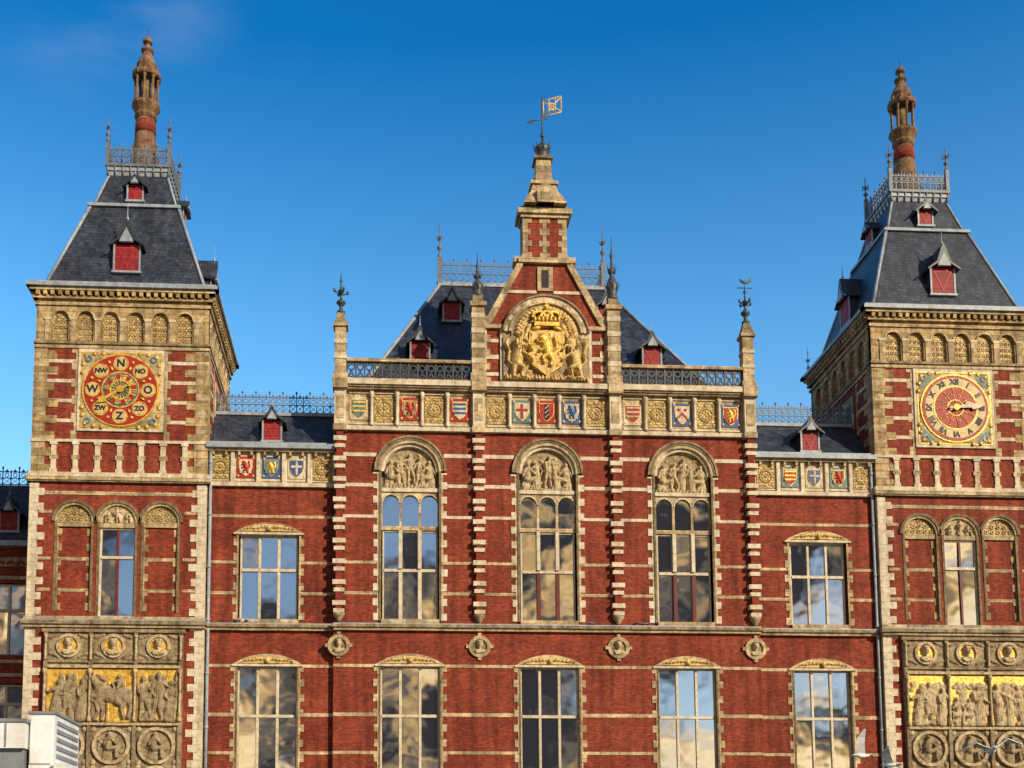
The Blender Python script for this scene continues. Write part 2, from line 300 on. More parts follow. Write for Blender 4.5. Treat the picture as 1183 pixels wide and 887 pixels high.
def shield(b,x,z,y,s,bg,field,charge,ccol):
    b.box(x-.5*s,x+.5*s,y-.03,y+.02,z-.62*s,z+.62*s,bg)
    for (u,w_) in ((-.42,.54),(.42,.54),(-.42,-.5),(.42,-.5)): b.ell(x+u*s,y-.03,z+w_*s,.07*s,.04,.08*s,'giltstone',0,6,4)
    p=[(-.36,.42),(-.36,-.02),(-.28,-.25),(-.13,-.42),(0,-.5),(.13,-.42),(.28,-.25),(.36,-.02),(.36,.42)]
    b.prism([(x+u*s*1.1,z+w*s*1.08) for u,w in p],y-.07,y,'gold')
    b.prism([(x+u*s*1.0,z+w*s) for u,w in p],y-.09,y,field)
    yy=y-.12
    if charge=='cross': b.box(x-.06*s,x+.06*s,yy,y-.08,z-.42*s,z+.38*s,ccol); b.box(x-.3*s,x+.3*s,yy+.003,y-.08,z-.01*s,z+.12*s,ccol)
    elif charge=='lion':
        Q=[(-.02,.12,.06,-.12,.11,.1),(-.06,.2,-.1,.27,.1,.08),(.02,.1,-.2,.12,.045,.03),(.02,.02,-.2,-.06,.045,.03),(.06,-.14,-.1,-.2,.06,.035),(-.1,-.2,-.08,-.33,.035,.03),(.08,-.14,.12,-.34,.06,.03),(.12,-.1,.24,.05,.03,.025),(.24,.05,.18,.3,.025,.035)]
        b.carve(x-.32*s,x+.32*s,z-.36*s,z+.38*s,y-.09,ccol,[(x+a*s,z+c*s,x+d*s,z+e*s,f*s,g_*s,.06) for a,c,d,e,f,g_ in Q],.035,None,None,field)
    elif charge=='bars':
        for k in (-.18,.06,.3): b.box(x-.33*s,x+.33*s,yy,y-.08,z+(k-.05)*s,z+(k+.05)*s,ccol)
    elif charge=='chev':
        b.prism([(x-.3*s,z-.2*s),(x-.3*s,z-.33*s),(x,z-.02*s),(x+.3*s,z-.33*s),(x+.3*s,z-.2*s),(x,z+.12*s)],yy,y-.08,ccol)
        for u in (-.18,.18): b.ell(x+u*s,yy+.02,z+.25*s,.08*s,.04,.08*s,ccol)
    elif charge=='xs':
        b.box(x-.11*s,x+.11*s,yy+.004,y-.08,z-.42*s,z+.4*s,'black')
        for k in (-.24,0,.24):
            for g in (1,-1): b.prism([(x-.1*s,z+(k-.09*g-.025)*s),(x+.1*s,z+(k+.09*g-.025)*s),(x+.1*s,z+(k+.09*g+.025)*s),(x-.1*s,z+(k-.09*g+.025)*s)],yy-.004*g,y-.1,ccol)
def rosette(b,x,z,y,s,seed=0):
    b.box(x-.52*s,x+.52*s,y-.02,y+.02,z-.68*s,z+.68*s,'mosaic')
    b.ring(x,z,.32*s,.38*s,0,360,y-.06,y,'yellow',14)
    for k in range(8):
        a=k*math.pi/4; b.ell(x+.2*s*math.cos(a),y-.02,z+.2*s*math.sin(a),.07*s,.04,.07*s,'giltstone',0,6,4)
    b.ell(x,y-.03,z,.08*s,.06,.08*s,'cream',0,6,4)
    for u in (-1,1):
        for w in (-1,1): b.ell(x+u*.38*s,y-.02,z+w*.52*s,.1*s,.05,.1*s,'giltstone',0,6,4)
        b.ell(x+u*.0*s,y-.02,z+u*.52*s,.14*s,.05,.06*s,'giltstone',0,6,4)
def crest(b,x0,x1,y,z0,h,m='ironlt',step=.42,tall=None):
    r=.028
    for t in (0.05,.42,.78): b.box(x0,x1,y-r,y+r,z0+h*t-r,z0+h*t+r,m)
    n=max(1,int(round((x1-x0)/step))); st=(x1-x0)/n
    for i in range(n+1):
        x=x0+st*i; b.box(x-.03,x+.03,y-.032,y+.032,z0,z0+h*(1.0 if i%2==0 else .88),m)
        if i%2==0: b.ell(x,y,z0+h*1.02,.07,.07,.1,m,0,6,4)
        if i<n:
            b.ring(x+st/2,z0+h*.6,.1,.145,0,360,y-.02,y+.02,m,8)
            b.tube((x,y,z0+h*.07),(x+st,y,z0+h*.4),.022,m,4); b.tube((x+st,y,z0+h*.07),(x,y,z0+h*.4),.022,m,4)
            b.prism([(x+st*.25,z0+h*.8),(x+st*.75,z0+h*.8),(x+st*.5,z0+h*.95)],y-.02,y+.02,m)
def finial(b,x,y,z,h,m='iron',s=1.):
    pr=[(.16,0),(.16,.05),(.07,.09),(.07,.18),(.17,.24),(.19,.28),(.1,.33),(.045,.38),(.045,.5),(.12,.54),(.12,.57),(.04,.61),(.03,.78),(.075,.81),(.03,.85),(.012,1)]
    b.lathe(x,y,[(r*s,z+t*h) for r,t in pr],m,8)
    for k in range(4):
        a=k*math.pi/2+.4
        b.tube((x,y,z+h*.46),(x+.26*s*math.cos(a),y+.26*s*math.sin(a),z+h*.53),.03*s,m,4)
        b.ell(x+.27*s*math.cos(a),y+.27*s*math.sin(a),z+h*.55,.05*s,.05*s,.09*s,m,0,6,4)
def bulbfinial(b,x,y,z,h,m='iron'):
    pr=[(.34,0),(.36,.03),(.26,.07),(.3,.14),(.36,.2),(.3,.28),(.16,.36),(.1,.4),(.2,.45),(.2,.48),(.09,.52),(.07,.66),(.13,.7),(.05,.75),(.03,.9),(.015,1)]
    b.lathe(x,y,[(r,z+t*h) for r,t in pr],m,10)
    for lv,rr,n in ((.2,.4,8),(.47,.24,6)):
        for k in range(n):
            a=2*math.pi*k/n
            b.tube((x+rr*.7*math.cos(a),y+rr*.7*math.sin(a),z+h*(lv-.05)),(x+rr*1.15*math.cos(a),y+rr*1.15*math.sin(a),z+h*(lv+.07)),.04,m,5,.02)
def dormer(b,x,y,z,w,h,tip,d=1.6):
    hw=w/2
    b.box(x-hw-.1,x+hw+.1,y+.06,y+d,z,z+h,'slate')
    b.box(x-hw,x+hw,y+.03,y+.1,z+.04,z+h,'shutter')
    b.prism([(x-.09-hw*.0,z+h*.1),(x,z+h*.1),(x+hw*.85,z+h*.85),(x+hw*.75,z+h*.9)],y+.01,y+.04,'red')
    b.prism([(x+.09,z+h*.1),(x-hw*.75,z+h*.9),(x-hw*.85,z+h*.85),(x,z+h*.1)],y+.008,y+.038,'red')
    for sg in (-1,1): a,c=sorted((x+sg*hw,x+sg*(hw+.1))); b.box(a,c,y,y+.12,z,z+h,'lead')
    b.box(x-hw-.16,x+hw+.16,y-.06,y+.14,z-.1,z+.02,'lead')
    o=hw+.34
    p=[(x-o,z+h-.16),(x-o*.95,z+h-.22),(x-hw*.62,z+h+.14),(x+hw*.62,z+h+.14),(x+o*.95,z+h-.22),(x+o,z+h-.16),(x+hw*.62,z+h+.3),(x+hw*.2,z+h+tip*.62),(x,z+h+tip*.75),(x-hw*.2,z+h+tip*.62),(x-hw*.62,z+h+.3)]
    b.prism(p,y-.26,y+d+.4,'slate')
    b.prism([(x-hw*.6,z+h+.002),(x+hw*.6,z+h+.002),(x,z+h+tip*.45)],y-.28,y-.1,'lead')
    b.lathe(x,y-.05,[(.06,z+h+tip*.7),(.09,z+h+tip*.8),(.03,z+h+tip*.85),(.012,z+h+tip*1.25)],'lead',6)
# ------------------------------------------------------------------ STATION
st=empty('railway_station')
bf=B('window_frames',st); bg=B('window_glass',st)
c=B('centre_walls',st)
CB=(-7.8,0,7.8)
ops=[]
for x in CB:
    ops.append((x-1.62,x+1.62,16.05,26.3,True)); ops.append((x-1.72,x+1.72,6.5,13.6,False))
wall(c,-12.05,12.05,5.2,27.2,ops,0,.6,'brick')
c.box(-12.05,12.05,.6,22,0,30.0,'brick2')
c.box(-12.05,12.05,-.1,.6,0,5.2,'cream')
def excl(x0,x1,ex):
    segs=[(x0,x1)]
    for a,d in ex:
        ns=[]
        for p,q in segs:
            if d<=p or a>=q: ns.append((p,q))
            else:
                if a>p: ns.append((p,a))
                if d<q: ns.append((d,q))
        segs=ns
    return segs
t=B('stone_bands',st)
for z,th in ((17.55,.17),(19.3,.17),(21.95,.17),(23.75,.2)):
    for a,d in excl(-12.05,12.05,[(x-1.68,x+1.68) for x in CB]): t.box(a,d,-.03,.05,z,z+th,'white' if z>21 else 'cream')
for a,d in excl(-12.05,12.05,[(x-1.9,x+1.9) for x in CB]): t.box(a,d,-.032,.05,25.5,25.72,'white')
for z,th in ((13.45,.17),(10.7,.2),(8.6,.17)):
    for a,d in excl(-12.05,12.05,[(x-1.78,x+1.78) for x in CB]): t.box(a,d,-.03,.05,z,z+th,'cream')
for x in (-7.8,0,7.8):
    t.ring(x,24.68,1.62,1.78,0,180,-.12,.1,'cream',18); t.ring(x,24.68,1.78,1.92,0,180,-.15,.1,'olive',18)
    t.ring(x,24.68,1.92,2.04,0,180,-.2,.1,'grey',18)
    for sg in (-1,1):
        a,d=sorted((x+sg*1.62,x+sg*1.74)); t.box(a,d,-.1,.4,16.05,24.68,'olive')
        quoins(t,x+sg*1.74,sg,16.1,24.6,-.045,.1,'white',.12,.34,.42,'cream')
    t.box(x-1.62,x+1.62,-.2,.5,15.9,16.14,'cream')
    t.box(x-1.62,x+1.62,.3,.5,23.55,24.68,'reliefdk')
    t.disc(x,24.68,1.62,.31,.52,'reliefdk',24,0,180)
    t.ring(x,24.68,1.46,1.62,0,180,.02,.4,'white',18)
    t.box(x-1.6,x+1.6,.02,.4,23.5,23.72,'white')
    rr=random.Random(int(x*3+99)); P=[]
    for i in range(5):
        tt=-.72+1.44*i/4; H=(.85+math.sqrt(1-tt*tt)*1.32)
        if i in (0,4): P+=seated(x+tt*1.5,23.74,H*.92,rr,.22,1 if i==0 else -1)
        else: P+=fig(x+tt*1.42,23.74+(.18 if i==2 else 0),H*(.86 if i==2 else rr.uniform(.78,.92)),rr,.24)
    for i in range(24):
        xx=x+rr.uniform(-1.35,1.35); zz=24.0+rr.random()*1.7; P.append((xx,zz,xx+rr.uniform(-.15,.15),zz+rr.uniform(-.12,.12),.08,.05,.07))
    for i in range(14): xx=x-1.35+.2*i; P.append((xx,23.76,xx+.08,23.8+rr.uniform(0,.22),.1,.07,.2))
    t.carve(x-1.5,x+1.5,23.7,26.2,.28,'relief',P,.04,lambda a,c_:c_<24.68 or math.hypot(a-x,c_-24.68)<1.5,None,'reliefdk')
    W=3.24/3
    for k in range(3):
        xc=x-1.62+W*(k+.5)
        r=W/2-.07
        wall(t,xc-W/2,xc+W/2,21.45,23.5,[(xc-r,xc+r,21.45,23.34,True)],.12,.3,'cream')
        t.ring(xc,23.34-r,r-.001,r+.06,0,180,.07,.14,'white',10)
        bg.add([(xc-r,.24,21.4),(xc+r,.235,21.4),(xc+r,.24,23.4),(xc-r,.245,23.4)],[(0,1,2,3)],'glass')
    t.box(x-1.62,x+1.62,.1,.35,21.3,21.52,'cream')
    for k in (1,2): t.box(x-1.62+W*k-.1,x-1.62+W*k+.1,.05,.3,19.08,21.3,'paint'); t.box(x-1.62+W*k-.1,x-1.62+W*k+.1,.05,.3,16.14,18.92,'redpaint' if x>-1 else 'paint')
    window(bf,bg,x,1.55,16.14,21.3,3,[19.0],.2,'paint')
for x,wy in ((-7.8,0),(0,0),(7.8,0),(-15.7,.35),(15.7,.35)):
    window(bf,bg,x,1.64,6.5,13.55,3,[10.75],wy+.2,'paint')
    for sg in (-1,1):
        quoins(t,x+sg*1.72,sg,6.5,13.55,wy-.045,wy+.1,'cream',.1,.3,.42)
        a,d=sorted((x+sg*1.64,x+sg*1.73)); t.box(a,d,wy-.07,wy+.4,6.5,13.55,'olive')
    segl(t,x,1.95,13.58,.62,wy-.12,wy+.3,'cream'); segl(t,x,1.6,13.66,.42,wy-.16,wy+.1,'mosaic')
    t.box(x-1.95,x+1.95,wy-.14,wy+.3,13.5,13.6,'white')
    seg_orn(t,x,13.66,wy-.16,int(x)+5)
c.done()
# --- wings
w=B('wing_walls',st)
for s in (-1,1):
    xa,xb=sorted((s*12.05,s*19.2)); xc=s*15.7; y=.35
    wall(w,xa,xb,5.2,23.9,[(xc-1.68,xc+1.68,16.05,21.05,False),(xc-1.72,xc+1.72,6.5,13.6,False)],y,y+.6,'brick')
    w.box(xa,xb,y+.6,14,0,26.0,'brick2'); w.box(xa,xb,y-.1,y+.6,0,5.2,'cream')
    for z,th in ((17.55,.17),(19.3,.17),(21.95,.17)):
        for a,d in excl(xa,xb,[(xc-1.7,xc+1.7)] if z<21.1 else []): t.box(a,d,y-.03,y+.05,z,z+th,'cream')
    for z,th in ((13.45,.17),(10.7,.2),(8.6,.17)):
        for a,d in excl(xa,xb,[(xc-1.78,xc+1.78)]): t.box(a,d,y-.03,y+.05,z,z+th,'cream')
    window(bf,bg,xc,1.6,16.14,21.0,3,[19.0],y+.2,'paint')
    t.box(xc-1.68,xc+1.68,y-.2,y+.5,15.9,16.14,'cream')
    segl(t,xc,1.95,21.05,.62,y-.12,y+.3,'cream'); segl(t,xc,1.6,21.15,.42,y-.16,y+.1,'mosaic')
    t.box(xc-1.95,xc+1.95,y-.14,y+.3,20.98,21.08,'white')
    seg_orn(t,xc,21.15,y-.16,3+s)
    for sg in (-1,1):
        quoins(t,xc+sg*1.68,sg,16.14,21.0,y-.045,y+.1,'cream',.1,.3,.42)
    w.box(xa,xb,y-.02,y+.6,23.9,26.0,'white')
    t.box(xa,xb,y-.22,y+.3,23.72,23.95,'white'); t.box(xa,xb,y-.3,y+.3,25.72,25.86,'cream'); t.box(xa-.0,xb,y-.5,y+.5,25.86,26.12,'lead')
    Wd=(xb-xa)/5
    cols=[None,('red','white','lion','red'),('blue','teal','lion','gold'),('white','blue','cross','white'),None]
    if s>0: cols=[None,('teal','red','bars','gold'),('white','blue','cross','white'),('teal','yellow','lion','red'),None]
    for i in range(5):
        x=xa+Wd*(i+.5)
        if i>0: t.box(xa+Wd*i-.1,xa+Wd*i+.1,y-.18,y+.1,23.95,25.72,'white')
        t.box(x-.52,x+.52,y-.08,y+.0,24.05,24.12,'white')
        if cols[i]: shield(t,x,24.85,y-.04,1.0,*cols[i])
        else: rosette(t,x,24.85,y-.04,1.)
        for k in (-1,1): t.box(x+k*.35-.06,x+k*.35+.06,y-.28,y,25.5,25.7,'cream')
w.done()
r=B('roofs',st)
ir=B('iron_cresting',st)
for s in (-1,1):
    xa,xb=sorted((s*12.05,s*19.2))
    r.add([(xa,.5,26.1),(xb,.5,26.1),(xb,3.0,29.0),(xa,3.0,29.0),(xa,12,29.0),(xb,12,29.0),(xa,14,26.1),(xb,14,26.1)],[(0,1,2,3),(3,2,5,4),(4,5,7,6)],'slate')
    r.box(xa,xb,2.85,3.15,28.93,29.12,'lead')
    crest(ir,xa,xb,3.0,29.1,1.25,'ironlt',.4)
    dormer(r,s*15.65,.75,26.6,.95,1.2,1.1,1.4)
    r.box(xa,xb,.15,.35,26.1,26.3,'lead')
def hip(b,hx0,y0,z0,hx1,y1,z1,yb1,yb0,m):
    b.add([(-hx0,y0,z0),(hx0,y0,z0),(hx0,yb0,z0),(-hx0,yb0,z0),(-hx1,y1,z1),(hx1,y1,z1),(hx1,yb1,z1),(-hx1,yb1,z1)],[(0,1,5,4),(1,2,6,5),(2,3,7,6),(3,0,4,7),(4,5,6,7)],m)
hip(r,10.86,1.7,29.9,5.53,10.6,41.3,14.5,22,'slate')
for sx in (-1,1):
    r.tube((sx*10.86,1.7,29.9),(sx*5.53,10.6,41.3),.12,'lead',6)
r.box(-5.65,5.65,10.45,10.7,41.2,41.45,'lead')
crest(ir,-5.5,5.5,10.6,41.45,1.6,'ironlt',.45)
ir.M=Matrix.Translation((-5.53,12.5,0))@Matrix.Rotation(math.pi/2,4,'Z'); crest(ir,-2,2,0,41.45,1.6)
ir.M=Matrix.Translation((5.53,12.5,0))@Matrix.Rotation(math.pi/2,4,'Z'); crest(ir,-2,2,0,41.45,1.6)
ir.M=Matrix.Identity(4)
for sx in (-1,1):
    ir.box(sx*5.53-.16,sx*5.53+.16,10.44,10.76,41.4,43.2,'ironlt'); finial(ir,sx*5.53,10.6,43.2,2.6,'ironlt')
    dormer(r,sx*7.1,3.75,32.85,1.05,1.25,1.3,2.2); dormer(r,sx*4.95,7.05,37.1,1.,1.2,1.3,2.2)
c2=B('centre_parapet',st)
c2.box(-12.05,12.05,-.02,.6,27.2,29.9,'cream')
t.box(-12.05,12.05,-.25,.2,26.98,27.22,'white'); t.box(-12.05,12.05,-.35,.2,29.35,29.55,'cream'); t.box(-12.2,12.2,-.55,.5,29.55,29.85,'white')
t.box(-12.15,12.15,-.45,.2,29.44,29.56,'grey')
pal=[[('white','teal','bars','gold'),None,('red','yellow','lion','red'),None,('red','white','bars','blue')],
     [None,('teal','white','cross','red'),('red','red','xs','white'),('blue','white','lion','blue'),None],
     [('white','red','bars','white'),None,('blue','white','chev','red'),None,('blue','red','lion','gold')]]
for bi,x0 in enumerate((-11.76,-3.92,3.92)):
    Wd=(7.84-.7)/5
    for i in range(5):
        x=x0+.35+Wd*(i+.5)
        if i>0: 
            xx=x0+.35+Wd*i; t.box(xx-.1,xx+.1,-.2,.1,27.22,29.35,'white'); t.lathe(xx,-.22,[(.13,27.22),(.13,27.4),(.08,27.45),(.08,28.9),(.14,29.0),(.14,29.2)],'white',8)
        t.box(x-.56,x+.56,-.1,0.01,27.34,27.44,'white'); t.box(x-.56,x+.56,-.1,0.01,29.16,29.26,'white')
        if pal[bi][i]: shield(t,x,28.3,-.04,1.08,*pal[bi][i])
        else: rosette(t,x,28.3,-.04,1.12)
for s in (-1,1):
    xa,xb=sorted((s*4.35,s*11.4))
    t.box(xa,xb,-.3,.05,29.85,30.0,'cream'); t.box(xa,xb,-.32,.07,30.98,31.16,'cream')
    n=14; W_=(xb-xa)/n
    for i in range(n+1):
        x=xa+W_*i; t.box(x-.05,x+.05,-.2,-.06,30.0,30.98,'iron')
        if i<n:
            xc=x+W_/2
            t.ring(xc,30.68,.13,.2,0,360,-.17,-.09,'iron',10); 
            t.tube((x+.05,-.13,30.02),(xc,-.13,30.5),.04,'iron',5); t.tube((x+W_-.05,-.13,30.02),(xc,-.13,30.5),.04,'iron',5)
            t.ring(xc,30.2,.07,.12,0,360,-.17,-.09,'iron',8)
            t.tube((x+.05,-.13,30.95),(xc-.15,-.13,30.75),.035,'iron',5);t.tube((x+W_-.05,-.13,30.95),(xc+.15,-.13,30.75),.035,'iron',5)
c2.done()
p=B('piers',st)
for x in (-11.76,-3.92,3.92,11.76):
    p.box(x-.19,x+.19,-.3,.0,16.4,27.0,'brick2')
    z=16.45
    while z<26.6:
        for dz,ww,hh in ((0,.3,.22),(.42,.36,.26)):
            if z+dz+hh<26.9: p.box(x-ww,x+ww,-.36,.0,z+dz,z+dz+hh,'white')
        z+=1.18
    p.lathe(x,-.12,[(.02,15.95),(.1,16.0),(.18,16.15),(.3,16.3),(.34,16.42)],'cream',8)
    p.box(x-.38,x+.38,-.42,.2,26.9,27.25,'cream')
    p.box(x-.33,x+.33,-.38,.2,27.25,29.3,'white'); p.box(x-.22,x+.22,-.41,.2,27.6,28.9,'cream')
    p.box(x-.42,x+.42,-.62,.3,29.3,29.95,'cream')
for sx in (-1,1):
    x=sx*11.76
    p.box(x-.4,x+.4,-.4,.4,29.95,30.3,'cream'); p.box(x-.32,x+.32,-.32,.32,30.3,33.0,'cream')
    for z in (31.1,32.0): p.box(x-.36,x+.36,-.36,.36,z,z+.2,'white')
    p.box(x-.42,x+.42,-.42,.42,33.0,33.2,'cream'); p.frus(x,0,.36,.36,33.2,.18,.18,33.9,'grey')
    bulb=B('pinnacle_finial',st); 
    finial(bulb,x,0,33.9,2.4,'iron',1.5)
    if sx>0:
        bulb.ell(x,0,36.45,.24,.05,.1,'iron',.2); bulb.prism([(x+.1,36.4),(x+.4,36.5),(x+.34,36.75),(x+.2,36.6)],-.03,.03,'iron'); bulb.ell(x-.22,0,36.58,.07,.05,.09,'iron')
        bulb.tube((x-.45,0,36.1),(x+.45,0,36.1),.025,'iron',4)
    bulb.done()
    x=sx*3.92
    p.box(x-.45,x+.45,-.42,.45,29.95,30.4,'cream'); p.box(x-.36,x+.36,-.34,.4,30.4,34.4,'cream')
    for z in (31.0,31.9,32.8,33.7): p.box(x-.39,x+.39,-.37,.43,z,z+.3,'white')
    p.box(x-.47,x+.47,-.47,.5,34.4,34.65,'cream'); p.box(x-.3,x+.3,-.3,.3,34.65,35.1,'grey')
    bulb=B('pinnacle_finial',st); bulbfinial(bulb,x,0,35.1,3.9 if sx>0 else 2.7); bulb.done()
def bust(b,x,z,y,s,m,mg,R):
    P=[(x,z+.1*s,x,z+.22*s,.16*s,.17*s,.2*s),(x,z-.1*s,x,z+.05*s,.09*s,.09*s,.12*s),(x-.2*s,z-.32*s,x+.2*s,z-.32*s,.17*s,.17*s,.15*s),(x+.03*s,z+.12*s,x+.03*s,z+.16*s,.04*s,.04*s,.25*s),(x-.1*s,z+.3*s,x+.1*s,z+.3*s,.09*s,.09*s,.19*s)]
    b.carve(x-R,x+R,z-R,z+R,y,m,P,.035,lambda a,c_:math.hypot(a-x,c_-z)<R-.01,None,mg)
for x in (-11.76,-3.92,3.92,11.76):
    p.ring(x,14.65,.42,.62,0,360,-.14,.05,'cream',20); p.disc(x,14.65,.42,-.03,.05,'grey',20)
    for k in range(4): 
        a=k*math.pi/2; p.box(x+.66*math.cos(a)-.1,x+.66*math.cos(a)+.1,-.12,.05,14.65+.66*math.sin(a)-.1,14.65+.66*math.sin(a)+.1,'cream')
    bust(p,x,14.65,-.03,.95,'relief','grey',.42)
for a,d,y in ((-19.2,-12.05,.35),(-12.05,12.05,0),(12.05,19.2,.35)):
    p.box(a,d,y-.22,y+.1,15.5,15.66,'cream'); p.box(a,d,y-.34,y+.1,15.66,15.82,'grey'); p.box(a,d,y-.26,y+.1,15.82,15.9,'lead')
p.box(-12.2,-12.05,-.34,.3,15.66,15.82,'grey'); p.box(12.05,12.2,-.34,.3,15.66,15.82,'grey')
for sx in (-1,1):
    p.tube((sx*18.98,.2,3),(sx*18.98,.2,25.8),.09,'lead',8)
    for z in range(7,26,3): p.lathe(sx*18.98,.2,[(.12,z),(.12,z+.15)],'lead',8)
p.done()
# --- gable
g=B('gable',st)
g.prism([(-3.62,29.88),(3.62,29.88),(3.62,33.4),(3.3,33.7),(1.3,37.4),(-1.3,37.4),(-3.3,33.7),(-3.62,33.4)],.0,.8,'brick')
for s in (-1,1):
    q=[(s*3.75,33.35),(s*3.75,33.75),(s*3.35,33.95),(s*1.3,37.75),(s*1.3,37.05),(s*3.1,33.6),(s*3.4,33.35)]
    g.prism(q,-.16,.9,'cream')
    g.box(min(s*2.7,s*3.6),max(s*2.7,s*3.6),-.04,.1,31.4,31.65,'white')
    g.box(min(s*2.7,s*3.6),max(s*2.7,s*3.6),-.04,.1,30.4,30.6,'white'); g.box(min(s*2.7,s*3.6),max(s*2.7,s*3.6),-.04,.1,32.4,32.6,'white')
    quoins(g,s*3.62,-s,29.9,33.2,-.06,.1,'cream',.2,.45,.42)
g.box(-3.6,3.6,-.2,.1,33.2,33.42,'cream')
g.box(-2.65,2.65,-.14,.1,29.9,33.25,'white'); g.box(-2.5,2.5,-.17,.0,30.05,33.1,'relief')
g.disc(0,32.65,2.45,-.23,.1,'cream',32,14,166)
g.ring(0,32.65,2.02,2.2,8,172,-.4,.0,'cream',22); g.ring(0,32.65,2.2,2.45,8,172,-.3,.0,'white',19,'cream'); g.ring(0,32.65,2.45,2.55,8,172,-.4,.0,'grey',22)
g.disc(0,32.65,2.03,-.245,.0,'relief',30,0,180)
y=-.3
rr=random.Random(11); P=[]
for s in (-1,1):
    Q=[(1.72,30.9,1.5,31.9,.3,.36,.3),(1.45,32.1,1.42,32.35,.36,.34,.34),(1.3,32.3,1.12,32.22,.18,.12,.42),(1.42,32.75,1.42,32.8,.08,.06,.3),
       (1.35,31.95,1.05,32.0,.13,.1,.4),(1.05,32.0,.85,31.75,.1,.09,.42),(1.4,31.6,1.0,31.35,.13,.1,.38),(1.0,31.35,.85,31.15,.1,.09,.38),
       (1.7,30.95,1.35,30.75,.24,.16,.34),(1.35,30.75,1.45,30.3,.13,.1,.3),(1.45,30.22,1.2,30.2,.1,.09,.3),(1.85,30.8,1.95,30.3,.2,.11,.28),(1.95,30.22,1.75,30.2,.1,.09,.28),
       (1.95,30.9,2.25,31.2,.07,.06,.18),(2.25,31.2,2.15,31.8,.06,.06,.18),(2.15,31.8,2.32,32.2,.06,.12,.18),(2.32,32.2,2.2,32.45,.12,.06,.16)]
    for k in range(14): a=k*.5; Q.append((1.44+.3*math.cos(a),32.2+.36*math.sin(a),1.44+.4*math.cos(a),32.15+.47*math.sin(a),.07,.04,.38))
    P+=[(s*a,b_,s*c_,d_,e,f,h) for a,b_,c_,d_,e,f,h in Q]
    for k in range(11):
        a=.1+k*.135; P.append((s*1.7*math.cos(a),32.7+1.7*math.sin(a),s*(1.7*math.cos(a)-.1),32.6+1.75*math.sin(a),.14,.1,.14)); P.append((s*1.35*math.cos(a),32.9+1.3*math.sin(a),s*1.5*math.cos(a),32.8+1.5*math.sin(a),.08,.06,.1))
    for k in range(5): P.append((s*(.95+.12*k),33.3-.3*k,s*(1.1+.1*k),33.0-.35*k,.16,.12,.16))
for k in range(26): xx=-2.3+.184*k; P.append((xx,30.15,xx+rr.uniform(-.1,.1),30.22+rr.uniform(0,.14),.11,.08,.2+rr.uniform(-.05,.05)))
for k in range(16): xx=rr.uniform(-2.2,2.2); zz=rr.uniform(30.4,33.0); P.append((xx,zz,xx+rr.uniform(-.2,.2),zz+rr.uniform(-.2,.2),.1,.06,.06))
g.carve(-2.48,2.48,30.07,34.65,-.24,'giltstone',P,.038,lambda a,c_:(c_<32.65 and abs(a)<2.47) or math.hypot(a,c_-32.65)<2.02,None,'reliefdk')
g.prism([(-1.0,32.95),(-1.05,31.5),(-.8,30.85),(0,30.25),(.8,30.85),(1.05,31.5),(1.0,32.95)],y-.24,y+.1,'gold')
Q=[(-.1,.55,.08,-.1,.26,.22),(-.18,.75,-.25,.9,.24,.2),(-.3,.85,-.45,.8,.12,.08),(.0,.5,-.5,.55,.1,.08),(-.5,.55,-.6,.7,.07,.08),(.0,.2,-.45,.05,.1,.08),(.08,-.15,-.25,-.3,.18,.11),(-.25,-.3,-.2,-.65,.09,.08),(.12,-.15,.3,-.45,.18,.1),(.3,-.45,.2,-.8,.09,.08),(.2,0,.55,.25,.06,.06),(.55,.25,.45,.8,.06,.1)]
P=[(a,31.65+b_,c_,31.65+d_,e*1.1,f*1.1,.14) for a,b_,c_,d_,e,f in Q]
for k in range(30): xx=rr.uniform(-.9,.9); zz=rr.uniform(30.7,32.85); P.append((xx,zz,xx+rr.uniform(-.08,.08),zz+.04,.06,.05,.05))
g.carve(-.98,.98,30.45,32.9,y-.245,'gold',P,.038,lambda a,c_:abs(a)<.96-.85*max(0,31.2-c_),None,'giltstone')
g.box(-.72,.72,y-.34,y,33.2,33.42,'gold')
for k in range(7):
    u=-.69+.23*k; g.ell(u,y-.28,33.6,.1,.12,.2,'gold')
for s in (-1,1):
    g.ring(s*.42,33.72,.3,.44,0,180,y-.28,y,'gold',8); g.ell(s*.78,y-.22,33.95,.1,.1,.14,'gold')
    g.ell(s*.62,y-.26,33.05,.3,.14,.14,'gold',.3*s)
g.ring(0,33.75,.26,.4,0,180,y-.32,y,'gold',8); g.ell(0,y-.2,34.3,.14,.13,.14,'gold'); g.box(-.05,.05,y-.19,y-.05,34.35,34.62,'gold'); g.box(-.14,.14,y-.193,y-.05,34.43,34.51,'gold')
g.box(-.45,.45,-.1,.1,35.55,37.0,'cream'); g.box(-.2,.2,-.13,.05,35.75,36.8,'black')
g.box(-2.3,-.5,-.05,.1,35.4,35.58,'white'); g.box(.5,2.3,-.05,.1,35.4,35.58,'white')
g.box(-1.55,1.55,-.25,.95,37.2,37.5,'cream')
g.box(-1.25,1.25,-.1,1.0,37.5,40.0,'brick')
for s in (-1,1):
    quoins(g,s*1.28,-s,37.5,39.95,-.14,.3,'cream',.3,.5,.36); quoins(g,s*.0,s,37.5,39.95,-.13,.3,'cream',.12,.3,.36)
    g.box(min(s*1.26,s*1.3),max(s*1.26,s*1.3),-.1,1.0,37.5,39.95,'cream')
    g.box(min(s*1.32,s*1.8),max(s*1.32,s*1.8),-.1,.8,37.3,37.62,'cream')
g.box(-1.4,1.4,-.25,1.1,39.95,40.15,'cream'); g.box(-1.58,1.58,-.4,1.25,40.15,40.45,'cream'); g.box(-1.4,1.4,-.25,1.1,40.45,40.6,'grey')
pr=[(1.25,40.6),(1.1,41.0),(.8,41.5),(.68,42.0)]
